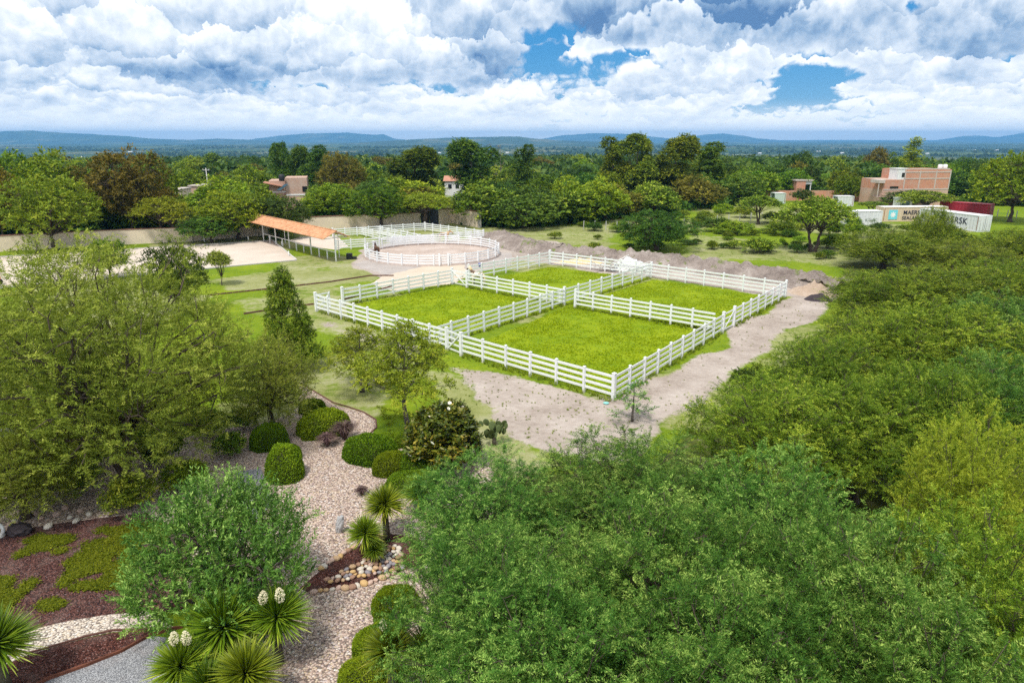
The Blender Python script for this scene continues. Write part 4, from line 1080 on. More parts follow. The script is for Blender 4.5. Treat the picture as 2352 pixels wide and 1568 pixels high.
def full(rng, n, W, zb, zt, r0, r1, flat=.85, lo=-.45, rough=.3, fill=.2):
    """lobes over a rounded crown that reaches from zb to zt"""
    out = []; zc = zb + (zt - zb) * .42
    for i in range(n):
        s = lo + (1 - lo) * (i + .5) / n; a = 2.39996 * i + rng.random() * .6; c = math.sqrt(max(0, 1 - s * s))
        r = r0 + (r1 - r0) * rng.random(); k = 1 - rough * rng.random()
        if rng.random() < fill: k *= .5
        hz_ = (zt - zc) if s > 0 else (zc - zb)
        out.append((((W - r * .8) * c * k * math.cos(a), (W - r * .8) * c * k * math.sin(a), max(zb + r * flat * .4, zc + s * (hz_ - r * flat * .6) * k)), (r, r, r * flat)))
    return out

KIND = {}
def kind(name, mats, variants): KIND[name] = (mats, variants)
LM = dict(
    mesq=leafmat('mesquite_leaf', (.005, .028, .005), (.076, .190, .023), (.40, .56, .12), trans=.18, spec=.12, val=.13, hue=.012),
    mesqo=leafmat('olive_mesquite_leaf', (.012, .034, .003), (.140, .220, .014), (.47, .52, .055), trans=.18, spec=.12, val=.16, hue=.014),
    lime=leafmat('lime_leaf', (.08, .14, .008), (.31, .41, .025), (.52, .56, .05), trans=.28, val=.08, hue=.006),
    pepper=leafmat('pepper_leaf', (.042, .070, .008), (.225, .280, .032), (.52, .54, .10), val=.08, hue=.008, spec=.12),
    broad=leafmat('broad_leaf', (.024, .062, .005), (.150, .245, .012), (.37, .44, .03), spec=.12, hue=.024, val=.3),
    ash=leafmat('ash_leaf', (.055, .095, .008), (.235, .310, .022), (.44, .46, .045), val=.1, spec=.12),
    dark=leafmat('dark_leaf', (.012, .036, .007), (.075, .150, .018), (.20, .28, .03), spec=.12, val=.3),
    bronze=leafmat('bronze_leaf', (.035, .040, .008), (.155, .145, .022), (.29, .23, .035), spec=.12),
    euc=leafmat('tall_tree_leaf', (.020, .050, .007), (.120, .180, .016), (.30, .32, .025), spec=.12),
    olive=leafmat('olive_leaf', (.010, .040, .008), (.130, .235, .030), (.42, .53, .13), spec=.2, trans=.22),
    magnolia=leafmat('magnolia_leaf', (.012, .036, .005), (.110, .150, .010), (.46, .36, .045), trans=.12, rough=.35, spec=.4),
    hedge=leafmat('hedge_leaf', (.038, .088, .005), (.180, .275, .010), (.33, .42, .025), trans=.2, spec=.1),
    yucca=leafmat('yucca_leaf', (.030, .072, .004), (.195, .270, .012), (.54, .53, .065), trans=.15, rough=.45, spec=.3),
    grass=leafmat('weed_leaf', (.11, .17, .008), (.23, .31, .014), (.36, .40, .04)),
    creeper=leafmat('creeper_leaf', (.055, .085, .006), (.17, .205, .012), (.32, .33, .03), spec=.05),
    turf=leafmat('turf_leaf', (.14, .235, .003), (.27, .36, .005), (.40, .45, .012), trans=.35, spec=.05, hue=0, val=0),
    far=leafmat('far_leaf', (.014, .040, .008), (.070, .125, .018), (.20, .24, .032)))
_r = np.random.default_rng(3)
def mk(nm, seeds, fn): return [fn('%s%d' % (nm, s), s, np.random.default_rng(s * 7 + 1)) for s in seeds]

MESQ = mk('mesquite', (1, 2, 3, 4), lambda n, s, r: tree_mesh(n, s, full(r, 26, 2.6, .1, 4.6, .50, .95, .85, -.6, .42) + full(r, 50, 3.0, .3, 5.1, .20, .42, 1.1, -.3, .20, .05), per=64, m=46, Ls=.66, LL=.070, LW=.0165, droop=.38, up=.85, spread=1.0, trunks=((.5, .2), (-.4, .4), (.1, -.5)), fork=1.2, tr=.12, shell=(.55, 1.12), hollow=.66, low=-.6, twigs=4, flatness=.12, twr=.007))
kind('mesquite', (LM['mesq'], M_bark), MESQ)
kind('mesquite_olive', (LM['mesqo'], M_bark), MESQ)
kind('mesquite_lime', (LM['lime'], M_bark), MESQ)
PEP = mk('pepper', (11, 12), lambda n, s, r: tree_mesh(n, s, full(r, 52, 5.7, .2, 9.8, .85, 1.5, 1.15, -.85, .34) + full(r, 40, 6.0, 1.4, 10.8, .40, .75, 1.4, -.4, .25, .1), per=66, m=40, Ls=1.0, LL=.115, LW=.028, droop=.34, up=.85, spread=.8, down=.12, trunks=((.5, .0), (-.5, .3)), fork=2.6, tr=.24, shell=(.45, 1.1), hollow=.6, low=-.6, twigs=3, flatness=.3, twr=.012))
kind('pepper', (LM['pepper'], M_bark), PEP)
BROAD = mk('broad', (21, 22, 23, 24), lambda n, s, r: tree_mesh(n, s, full(r, 30, 4.9, 1.5, 9.0, 1.0, 1.75, .85, -.6), per=64, m=9, Ls=.75, LL=.34, LW=.15, droop=.25, up=.3, trunks=((.3, 0),), fork=2.2, tr=.27, twigs=4, shell=(.6, 1.08), hollow=.74))
kind('broad', (LM['broad'], M_bark), BROAD); kind('broad_dark', (LM['dark'], M_bark), BROAD); kind('broad_yellow', (LM['ash'], M_bark), BROAD); kind('broad_bronze', (LM['bronze'], M_bark), BROAD)
FORK = mk('fork', (26, 27), lambda n, s, r: tree_mesh(n, s, dome(r, 24, 3.6, 3.4, 3.6, .8, 1.4, .7), per=58, m=9, Ls=.6, LL=.28, LW=.11, droop=.25, up=.35, trunks=((1.6, .2), (-1.3, .5)), fork=3.0, tr=.20, twigs=5, hollow=.72))
kind('forked', (LM['mesqo'], M_bark), FORK); kind('forked_green', (LM['ash'], M_bark), FORK)
def wood_lobes(r): return full(r, 20, 4.4, .3, 8.4, 1.2, 2.0, .9, -.75)
WOOD = mk('wood', (31, 32, 33, 34, 35), lambda n, s, r: tree_mesh(n, s, wood_lobes(r), per=60, m=6, Ls=.95, LL=.50, LW=.25, droop=.2, up=.3, fork=1.6, tr=.25, twigs=2, hollow=.75, sides=5))
for k_, l_ in (('wood', 'broad'), ('wood_dark', 'dark'), ('wood_bronze', 'bronze'), ('wood_olive', 'mesqo')): kind(k_, (LM[l_], M_bark), WOOD)
def tall_lobes(r):
    out = []
    for i in range(24):
        z = 4 + 10.5 * r.random(); w = 3.1 * math.sin(PI * min(1, (z - 3.2) / 13)) ** .6; a = r.random() * 7
        f = math.sqrt(r.random()); q = .8 + .8 * r.random(); out.append(((w * f * math.cos(a), w * f * math.sin(a), z), (q, q, q * 1.15)))
    return out
TALL = mk('tall', (41, 42, 43), lambda n, s, r: tree_mesh(n, s, tall_lobes(r), per=105, m=8, Ls=.9, LL=.45, LW=.2, droop=.4, up=.1, down=.2, fork=5.0, tr=.3, twigs=3, hollow=.72, lead=True))
kind('tall', (LM['euc'], M_barkgrey), TALL); kind('tall_dark', (LM['dark'], M_barkgrey), TALL)
SLIM = mk('slim', (46,), lambda n, s, r: tree_mesh(n, s, [((.25 * math.sin(i * 2.2), .25 * math.cos(i * 2.2), 2.2 + i * 1.0), (.95 - .05 * i, .95 - .05 * i, 1.0)) for i in range(12)], per=50, m=7, Ls=.7, LL=.4, LW=.16, droop=.1, up=.8, fork=2, tr=.2, twigs=2, lead=True))
kind('slim', (LM['lime'], M_barkgrey), SLIM)
SHRUB = mk('shrub', (51, 52, 53), lambda n, s, r: tree_mesh(n, s, dome(r, 12, 1.25, .55, 1.0, .42, .75, .8), per=46, m=9, Ls=.42, LL=.20, LW=.075, droop=.2, up=.4, fork=.35, tr=.06, twigs=4, low=-.8, trunks=((.3, 0), (-.2, .2))))
kind('shrub', (LM['mesqo'], M_bark), SHRUB); kind('shrub_dark', (LM['dark'], M_bark), SHRUB); kind('shrub_green', (LM['broad'], M_bark), SHRUB)
SOL = mk('solitary', (56,), lambda n, s, r: tree_mesh(n, s, full(r, 32, 4.2, .6, 6.0, .8, 1.4, .9, -.55), per=80, m=12, Ls=.7, LL=.24, LW=.085, droop=.6, up=.15, down=.3, trunks=((.3, .1), (-.3, 0)), fork=1.5, tr=.22, twigs=5, low=-.8, hollow=.66))
kind('solitary', (LM['dark'], M_bark), SOL)
def ash_lobes(r, W, z0, z1, n, pw):
    out = []
    for i in range(n):
        t = (i + .5) / n; w = W * (1 - t) ** pw * (.55 + .45 * r.random()); a = 2.4 * i + r.random()
        q = W * (.22 + .12 * r.random()) * (1 - .5 * t); out.append(((w * math.cos(a), w * math.sin(a), z0 + (z1 - z0) * t), (q * 1.15, q * 1.15, q * .62)))
    return out
ASH = mk('ash', (61, 62), lambda n, s, r: tree_mesh(n, s, ash_lobes(r, 2.7, 3.0, 6.6, 34, .6), per=36, m=16, Ls=.5, LL=.14, LW=.055, droop=.25, up=.1, fork=2.4, tr=.15, twigs=4, lead=True, hollow=.5, flatness=.6, flare=1.35))
kind('ash', (LM['ash'], M_barkgrey), ASH)
CON = mk('conical', (66,), lambda n, s, r: tree_mesh(n, s, ash_lobes(r, 2.9, .6, 7.0, 54, .7), per=62, m=16, Ls=.5, LL=.15, LW=.055, droop=.25, up=.25, fork=.7, tr=.16, twigs=3, lead=True, hollow=.5))
kind('conical', (LM['mesqo'], M_bark), CON); 
SMALL = mk('small', (71,), lambda n, s, r: tree_mesh(n, s, dome(r, 16, 1.2, 1.7, 1.9, .45, .7, .9), per=60, m=12, Ls=.4, LL=.15, LW=.06, droop=.3, up=.3, fork=1.0, tr=.07, twigs=4))
kind('small', (LM['pepper'], M_bark), SMALL)
OLI = mk('olive', (81,), lambda n, s, r: tree_mesh(n, s, full(r, 34, 2.1, .1, 3.1, .40, .75, .95, -.5, .42), per=120, m=24, Ls=.42, LL=.085, LW=.026, droop=.02, up=.95, spread=.6, fork=.5, tr=.11, twigs=4, low=-.7, hollow=.74, flatness=.2, trunks=((.3, .1), (-.3, .2))))
kind('olive', (LM['olive'], M_bark), OLI)
def spindly(n, s, r):
    lob = [((.55 * math.cos(i * 2.4) * (1 - i / 14), .55 * math.sin(i * 2.4) * (1 - i / 14), .6 + i * .24), .22) for i in range(11)]
    return tree_mesh(n, s, lob, per=13, m=12, Ls=.35, LL=.10, LW=.03, droop=.2, up=.3, fork=.4, tr=.045, lead=True, twigs=3, flare=1.1)
kind('sapling', (LM['mesq'], M_barkgrey), mk('sapling', (86,), spindly))
def bare(n, s, r):
    c, t, w, h = tree_mesh(n, s, [(tuple(x), .5) for x in np.stack([r.normal(size=14) * 1.5, r.normal(size=14) * 1.5, 4 + r.random(14) * 6], 1)], per=2, m=3, Ls=.5, LL=.3, LW=.1, fork=3.5, tr=.16, twigs=6, lead=True, twr=.03)
    return c, t, w, h
kind('bare', (LM['bronze'], M_barkgrey), mk('bare', (91,), bare))

CYC = {}
def plant(kd, X, Y, W, H, label, group=None, name='tree', cat='tree', variant=None, rz=None, parts=('crown', 'trunk'), sxy=None, cr_mat=None):
    mats, vs = KIND[kd]; i = CYC.get(kd, 0); CYC[kd] = i + 1
    crown, trunk, W0, H0 = vs[(i if variant is None else variant) % len(vs)]
    s = W / W0; sz = H / H0
    t = thing(name, label, cat, (X, Y, float(gz(X, Y)) if math.hypot(X, Y) > 230 else 0), random.uniform(0, 6.28) if rz is None else rz, group, (s * (sxy or 1), s / (sxy or 1), sz))
    for nm, me_, mt in ((parts[0], crown, cr_mat or mats[0]), (parts[1], trunk, mats[1])):
        o = bpy.data.objects.new(nm, me_); COL.objects.link(o); o.parent = t
        if not me_.materials: me_.materials.append(mt)
        o.material_slots[0].link = 'OBJECT'; o.material_slots[0].material = mt
    return t
def plantpx(kd, xb, yb, yt, wpx, label, **kw):
    X, Y = gp(xb, yb); H = zat(xb, yt, Y); W = px2m(wpx, X, Y, H * .5)
    return plant(kd, X, Y, W, H, label, **kw)
def plantcrown(kd, xc, yc, wpx, H, label, zf=.62, **kw):
    """placed by the middle of its crown as seen, standing H metres tall"""
    X, Y = gp(xc, yc, H * zf); W = px2m(wpx, X, Y, H * zf)
    return plant(kd, X, Y, W, H, label, **kw)
# ---------------------------------------------------------------- planting
random.seed(12)
# thicket of mesquites, front right
GM = 'feathery mesquites of the foreground thicket'
MQ = dict(name='mesquite_tree', cat='tree', group=GM)
for x, y, w, H, k, lb in [
    (1112, 1165, 430, 4.2, 'mesquite', 'feathery green mesquite beside the yuccas, its crown next to the clipped hedges'),
    (1430, 1125, 480, 4.3, 'mesquite', 'feathery green mesquite in front of the thin sapling at the nearest paddock corner'),
    (1150, 1385, 530, 5.2, 'mesquite', 'feathery green mesquite leaning over the pale gravel path'),
    (1520, 1330, 560, 5.6, 'mesquite', 'large blue-green mesquite in the middle of the foreground thicket'),
    (1770, 1190, 460, 5.0, 'mesquite', 'mid-green mesquite behind the middle of the foreground thicket'),
    (1960, 1420, 600, 6.0, 'mesquite', 'broad mesquite at the bottom right, below the dark gap'),
    (2250, 1370, 560, 6.2, 'mesquite_olive', 'yellowish mesquite against the right border at the bottom'),
    (1290, 1560, 610, 5.2, 'mesquite', 'nearest mesquite at the bottom border, right of the yuccas'),
    (1680, 1580, 640, 6.0, 'mesquite', 'nearest mesquite at the bottom border, right of the middle'),
    (2120, 1640, 620, 6.2, 'mesquite', 'nearest mesquite in the bottom right corner'),
    (2245, 1130, 330, 6.4, 'mesquite_lime', 'lime yellow mesquite at the right border')]:
    plantcrown(k, x, y, w * .9, H * random.uniform(.96, 1.1), lb, **MQ)
GO = 'olive green mesquites along the right side'
for x, y, w, H, k, lb in [
    (1790, 975, 380, 5.0, 'mesquite_olive', 'dark olive mesquite jutting out over the dirt track'),
    (1985, 985, 340, 5.2, 'mesquite_olive', 'olive mesquite right of the one jutting out over the dirt track'),
    (2140, 960, 340, 5.6, 'mesquite_olive', 'olive mesquite above the lime yellow one'),
    (2300, 930, 340, 5.8, 'mesquite', 'blue-green mesquite at the right border above the lime one'),
    (1890, 850, 260, 4.8, 'mesquite_olive', 'olive mesquite behind the one jutting out over the dirt track'),
    (2020, 800, 300, 5.2, 'mesquite_olive', 'olive mesquite beside the narrow end of the dirt track'),
    (2190, 790, 340, 5.8, 'mesquite_olive', 'tall olive mesquite in the middle of the right-hand trees'),
    (2330, 765, 300, 5.8, 'mesquite', 'dark green mesquite at the right border, second above the lime one'),
    (2030, 675, 240, 4.6, 'mesquite_olive', 'olive mesquite right of the dark soil heap'),
    (2185, 665, 280, 5.0, 'mesquite_olive', 'olive mesquite below the grey-white lettered container'),
    (2330, 655, 260, 5.2, 'mesquite_olive', 'bronze-green mesquite at the right border below the containers')]:
    plantcrown(k, x, y, w, H, lb, name='mesquite_tree', group=GO)
for x, yb, yt, w, lb in [
    (2030, 616, 526, 190, 'bushy olive mesquite in front of the beige container'),
    (2130, 588, 476, 88, 'bushy mesquite rising between the two lettered containers'),
    (2200, 640, 552, 210, 'low olive mesquite in front of the grey-white lettered container'),
    (2340, 612, 525, 170, 'low olive mesquite at the right border under the broad field tree')]:
    plantpx('mesquite_olive', x, yb, yt, w, lb, name='mesquite_tree', group=GO)
plantcrown('shrub_dark', 1735, 868, 110, 1.9, 'small dark leafy bush at the outer edge of the right-hand trees, beside the track', name='bush', cat='bush', parts=('foliage', 'stems'))
plantpx('sapling', 1452, 968, 872, 110, 'thin sapling with sparse leaves by the nearest corner post', name='sapling')
# pepper trees, left
plant('pepper', *gp(290, 1120), 10.6, zat(270, 560, gp(300, 1120)[1] - 1.0), 'huge weeping pepper tree with yellow-green foliage on the left', name='pepper_tree', variant=0, rz=.4)
plantpx('pepper', 628, 985, 765, 200, 'smaller yellow pepper tree between the big pepper tree and the dark conical tree', name='pepper_tree', variant=1, rz=2)
plantpx('pepper', 60, 1190, 940, 280, 'low weeping pepper tree at the left border above the stony ground', name='pepper_tree', variant=1, rz=4.1)
plantpx('pepper', 40, 905, 705, 260, 'pale pepper tree at the left border behind the huge one', name='pepper_tree', variant=0, rz=5.0)
plantpx('broad', 255, 640, 548, 90, 'slim tree top rising behind the huge pepper tree', name='tree')
plantpx('broad_dark', 410, 720, 562, 130, 'dark green tree behind the right shoulder of the huge pepper tree', name='tree')
plantpx('shrub_green', 55, 985, 920, 95, 'dense rounded bush at the left border beside the grey path', name='bush', cat='bush', parts=('foliage', 'stems'))
GP_ = 'low shrubs on the gravel under the pepper tree'
for x, y, w, h, k in [(180, 1125, 110, 60, 'shrub_green'), (300, 1168, 120, 66, 'shrub'), (430, 1120, 110, 60, 'shrub_green'), (530, 1045, 80, 50, 'shrub'), (110, 1090, 120, 70, 'shrub'), (370, 1060, 120, 70, 'shrub_dark'), (230, 1060, 130, 80, 'shrub_green'), (480, 1000, 100, 60, 'shrub_green'), (50, 1150, 90, 60, 'shrub_dark'), (150, 1010, 140, 80, 'shrub'), (560, 985, 70, 44, 'shrub_dark'), (330, 1000, 120, 60, 'shrub_green')]:
    plantpx(k, x, y, y - h, w, 'low leafy shrub under the huge pepper tree', group=GP_, name='garden_shrub', cat='shrub', parts=('foliage', 'stems'))
# garden trees
plantpx('conical', 668, 852, 618, 150, 'dark green conical tree beside the far left paddock corner', name='conical_tree')
plantpx('ash', 832, 900, 752, 190, 'slender ash tree with layered foliage left of the tall-trunked one', name='ash_tree', variant=0)
plantpx('ash', 935, 1002, 740, 235, 'ash tree with a straight bare grey trunk on the lawn strip', name='ash_tree', variant=1)
plantpx('small', 509, 655, 575, 58, 'small round tree standing alone on the lawn below the sand arena', name='small_tree')
plantpx('olive', 528, 1418, 1118, 405, 'blue-green olive bush above the yucca clump', name='olive_bush', cat='bush', parts=('foliage', 'stems'), sxy=1.05)

# field trees and wall-side trees
plantpx('broad_yellow', 127, 575, 402, 190, 'broad yellow-green tree with a single dark trunk against the cream wall', name='broad_tree', variant=0)
plantpx('forked_green', 384, 557, 452, 125, 'yellow-green tree with two trunks in front of the cream wall', name='broad_tree', variant=0)
plantpx('broad_dark', 487, 557, 495, 130, 'dense dark bush against the cream wall left of the shelter', name='bush', cat='bush', parts=('foliage', 'stems'))
plantpx('broad', 548, 549, 440, 165, 'wide dark green tree left of the orange roof', name='broad_tree', variant=1)
plantpx('broad_dark', 640, 543, 452, 150, 'dark tree rising behind the high end of the orange roof', name='broad_tree', variant=2)
plantpx('broad_dark', 655, 549, 515, 70, 'dark bush under the orange roof', name='bush', cat='bush', parts=('foliage', 'stems'))
plantpx('broad', 770, 505, 425, 150, 'leaning tree behind the wall right of the orange roof', name='broad_tree', variant=3)
plantpx('broad', 876, 522, 428, 140, 'wide tree behind the back fence of the small pens', name='broad_tree', variant=2)
plantpx('forked_green', 975, 521, 443, 125, 'round tree with two stems beside the dark gate', name='broad_tree', variant=1)
plantpx('solitary', 1508, 574, 483, 168, 'solitary round dark green tree on the field above the earth bank', name='field_tree', variant=0)
plantpx('forked', 1866, 578, 452, 155, 'open field tree with a forked trunk in front of the brick boundary wall', name='field_tree', variant=0)
plantpx('forked', 1742, 515, 448, 92, 'small flat-topped field tree left of the forked one', name='field_tree', variant=1)
plantpx('forked', 2118, 492, 438, 120, 'wind-swept dark tree between the brick house and the red container', name='field_tree', variant=0)
plantpx('broad', 2318, 510, 345, 165, 'broad tree with a dark trunk by the right border behind the red container', name='field_tree', variant=1)
plantpx('broad_dark', 2080, 478, 438, 95, 'dark bushy tree in front of the brick house', name='field_tree', variant=2)
plantpx('forked', 2000, 488, 462, 60, 'low flat-topped tree left of the white site cabin', name='field_tree', variant=1)
plantpx('broad_dark', 1842, 466, 434, 50, 'round dark tree in front of the brick boundary wall', name='field_tree', variant=3)
GS = 'bushes scattered over the right-hand field'
for i, (x, y, w, h) in enumerate([(1650, 532, 70, 34), (1690, 538, 80, 30), (1610, 520, 46, 26), (1740, 580, 84, 34), (1620, 505, 40, 22), (1570, 500, 30, 18), (1800, 540, 70, 34), (1780, 512, 60, 26), (1710, 500, 55, 26), (1930, 570, 70, 36), (1660, 490, 50, 22), (1850, 520, 60, 30),
    (1830, 580, 40, 20), (1900, 610, 50, 22), (1545, 520, 30, 16), (1600, 560, 24, 12), (1340, 520, 30, 12), (1425, 522, 40, 14), (1275, 588, 34, 16), (1365, 612, 34, 16), (1180, 566, 26, 12), (1660, 570, 26, 12), (1905, 540, 60, 34), (1960, 545, 60, 34), (2240, 480, 40, 18), (2200, 470, 36, 16), (2290, 472, 40, 18), (1500, 605, 26, 12), (2020, 531, 50, 20), (2085, 534, 50, 20), (2165, 552, 80, 40), (2205, 562, 70, 30), (2235, 572, 60, 26), (1985, 516, 44, 22), (1960, 520, 40, 20)] + [(random.uniform(1340, 1960), random.uniform(492, 618), random.uniform(14, 44), random.uniform(8, 20)) for _ in range(54)]):
    if y > 560 + (x - 1340) * .075: y -= 40
    plantpx(random.choice(('shrub', 'shrub', 'shrub_dark', 'shrub_green')), x, y, y - h, w, 'low scrubby bush on the right-hand field', group=GS, name='field_bush', cat='bush', parts=('foliage', 'stems'))

# woodland: tall and singular trees first
for kd, x, yb, yt, w, lb in [
    ('broad_bronze', 310, 548, 343, 190, 'huge dark tree with a bronze crown behind the cream wall'),
    ('wood', 170, 520, 345, 200, 'wide green tree behind the broad yellow-green one'),
    ('wood_bronze', 10, 552, 380, 110, 'brownish thin tree at the left border behind the wall'),
    ('wood', 40, 500, 350, 160, 'green tree top at the left border above the wall'),
    ('tall', 955, 470, 338, 112, 'tall green tree with a rounded top left of the tallest dark one'),
    ('tall_dark', 1085, 470, 320, 105, 'tallest dark tree left of the bare one'),
    ('tall_dark', 1205, 460, 333, 62, 'slender dark tree with two plumes above the wood'),
    ('bare', 1150, 450, 330, 60, 'bare leafless tree between the two tall dark ones'),
    ('tall', 1405, 468, 316, 85, 'tall tree at the left of the high clump on the skyline'),
    ('tall', 1460, 470, 308, 100, 'highest tree of the clump on the skyline'),
    ('tall', 1545, 468, 310, 95, 'tall tree in the middle of the high clump on the skyline'),
    ('tall', 1620, 462, 328, 100, 'tree at the right of the high clump on the skyline'),
    ('bare', 1440, 470, 345, 60, 'bare grey tree in front of the high skyline clump'),
    ('tall_dark', 655, 455, 328, 45, 'narrow dark tree above the pink house'),
    ('tall_dark', 700, 450, 335, 60, 'dark brownish tree right of the narrow one above the pink house'),
    ('tall_dark', 735, 455, 335, 70, 'dark tree right of the pink house rising over the wood'),
    ('broad_bronze', 790, 470, 350, 100, 'bronze tinted tree right of the pink house'),
    ('slim', 2082, 440, 316, 46, 'slim yellow poplar behind the brick house'),
    ('wood_bronze', 2008, 420, 338, 60, 'dark reddish round tree on the skyline left of the poplar'),
    ('wood_dark', 2045, 420, 350, 50, 'dark round tree next to the poplar'),
    ('wood_dark', 1828, 425, 348, 62, 'dark round tree on the skyline above the brick boundary wall'),
    ('wood', 1943, 462, 400, 62, 'round green tree behind the brick boundary wall')]:
    plantpx(kd, x, yb, yt, w, lb, name='wood_tree')
GW = {'wood': ('bright green tree in the wood behind the fields', 'bright green trees of the wood'), 'wood_dark': ('dark green tree in the wood behind the fields', 'dark green trees of the wood'),
      'wood_bronze': ('brown tinted tree in the wood behind the fields', 'brown tinted trees of the wood'), 'wood_olive': ('olive tree in the wood behind the fields', 'olive green trees of the wood')}
keep = [gp(660, 480), gp(410, 480), gp(452, 474), gp(1042, 452), gp(1190, 434), gp(2100, 470), gp(1855, 461), gp(2064, 488)]
views = [(605, 715, 486), (395, 470, 486), (1015, 1065, 455), (2010, 2185, 480), (1755, 2015, 470)]    # keep these houses in sight
placed = []; tries = 0
def edge_y(x):
    """foot of the wood's front row, as read across the survey frame"""
    return float(np.interp(x, [-150, 0, 250, 450, 600, 700, 960, 1100, 1180, 1330, 1480, 1620, 1760, 1900, 2180, 2290, 2400, 2600], [560, 548, 545, 540, 532, 512, 505, 520, 528, 516, 500, 484, 462, 458, 462, 472, 478, 480]))
while len(placed) < 236 and tries < 60000:
    tries += 1
    x = random.uniform(-140, 2500); ye = edge_y(x); f = random.random() ** 1.5
    y = ye - 3 - f * (ye - 398)
    X, Y = gp(x, y)
    near = 5.6 + 3.0 * f
    if any((X - a) ** 2 + (Y - b) ** 2 < (near * (1 + f)) ** 2 for a, b in placed): continue
    if any((X - a) ** 2 + (Y - b) ** 2 < 64 for a, b in keep): continue
    H = random.uniform(5.0, 8.2) + (1.5 if x < 500 else 0)
    yt = 318 + (CAM_H - H) / depth(X, Y, H) * FPX
    if any(a - 22 < x < b + 22 and y > yb_ - 8 and yt < yb_ - 16 for a, b, yb_ in views): continue
    placed.append((X, Y))
    kd = random.choices(('wood', 'wood_dark', 'wood_bronze', 'wood_olive'), (3.6, 3.2, .45, 2.2))[0]
    W = random.uniform(8, 12)
    plant(kd, X, Y, W, H, GW[kd][0], group=GW[kd][1], name='wood_tree')
# the wood beyond reads as one mass
def mass(name, pts, hgt, wid, nq, rng, mat, leaf):
    n = len(pts); P = np.array(pts)
    u = unit(rng.normal(size=(n, nq, 3))); u[..., 2] = np.abs(u[..., 2])
    h = (hgt * (.6 + .6 * rng.random((n, 1))))[..., None]; w = (wid * (.7 + .6 * rng.random((n, 1))))[..., None]
    c = P[:, None, :] + u * np.concatenate([w * .5, w * .5, h], -1) * (.75 + .3 * rng.random((n, nq, 1)))
    t1 = unit(rng.normal(size=(n, nq, 3))); t2 = unit(np.cross(t1, unit(u + rng.normal(size=(n, nq, 3)) * .5)))
    s = leaf * (.6 + .8 * rng.random((n, nq, 1)))
    V = np.stack([c - t1 * s, c + t2 * s * .6, c + t1 * s, c - t2 * s * .6], 2).reshape(-1, 3)
    tint = np.repeat((rng.random((n, 1)) * .6 + rng.random((n, nq)) * .35).ravel(), 4)
    return stuff(ob(name, np_mesh(name, V, np.arange(len(V)).reshape(-1, 4), tint), mat))
rng = np.random.default_rng(8)
pts = []; yb_of = []
while len(pts) < 1500:
    x = rng.uniform(-200, 2500); y = edge_y(x) - 2 - (edge_y(x) - 420) * rng.random() ** 1.4
    X, Y = gp(x, y)
    if any((X - a) ** 2 + (Y - b) ** 2 < 50 for a, b in keep): continue
    if any(a - 5 < x < b + 5 and y > yb_ - 4 for a, b, yb_ in views): continue
    pts.append((X, Y, 0))
mass('undergrowth', pts, 2.6, 3.6, 40, rng, LM['dark'], .42)
pts = []
while len(pts) < 2600:
    x = rng.uniform(-200, 2550); r = 200 + 560 * rng.random() ** 1.3
    d = ray(x, 318); X, Y = d[0] / d[1] * r, r
    if vnoise(X, Y, 1 / 60, 3) < .30 and r > 260: continue
    if edge_y(x) < 470 and r < 215: continue
    pts.append((X, Y, float(gz(X, Y))))
mass('distant_wood', pts, 6.2, 7.5, 90, rng, LM['far'], 1.0)
pts = []
while len(pts) < 5200:
    x = rng.uniform(-250, 2600); r = 740 + 4200 * rng.random() ** 1.6
    d = ray(x, 318); X, Y = d[0] / d[1] * r, r
    if vnoise(X, Y, 1 / 260, 4) < .52: continue
    pts.append((X, Y, float(gz(X, Y))))
mass('plain_woodland', pts, 8.5, 15, 26, rng, LM['far'], 3.2)
# bright roofs far out on the plain
random.seed(5)
ME_fb = MB().box((0, 0, 2), (18, 10, 4)).add([(-9.4, -5.4, 4), (9.4, -5.4, 4), (9.4, 5.4, 4), (-9.4, 5.4, 4), (-9.4, 0, 6), (9.4, 0, 6)], [(0, 1, 5, 4), (2, 3, 4, 5), (0, 4, 3), (1, 2, 5)]).mesh('far_house')
for x, y, s in [(1165, 351, .6), (1330, 366, 1.0), (1365, 374, 2.3), (1655, 374, 1.4), (1690, 358, .9), (1745, 352, .7), (1880, 349, .8), (1935, 352, .8), (2130, 353, .7), (2290, 346, .7), (860, 352, .7), (1010, 351, .6), (300, 350, .8), (190, 361, .8), (1205, 356, .6), (2240, 345, .6)]:
    d = ray(x, y); 
    r = 400.0
    while r < 14000 and CAM_H + d[2] / d[1] * r > float(gz(d[0] / d[1] * r, r)) + 4: r += 20
    X, Y = d[0] / d[1] * r, r
    tag(ob('far_building', ME_fb, M_white2, loc=(X, Y, float(gz(X, Y)) + 2), rot=(0, 0, random.uniform(-.5, .5)), scale=[s * min(1.6, r / 2600)] * 3), 'tiny pale building far out on the plain', 'building', 'pale buildings far out on the plain')

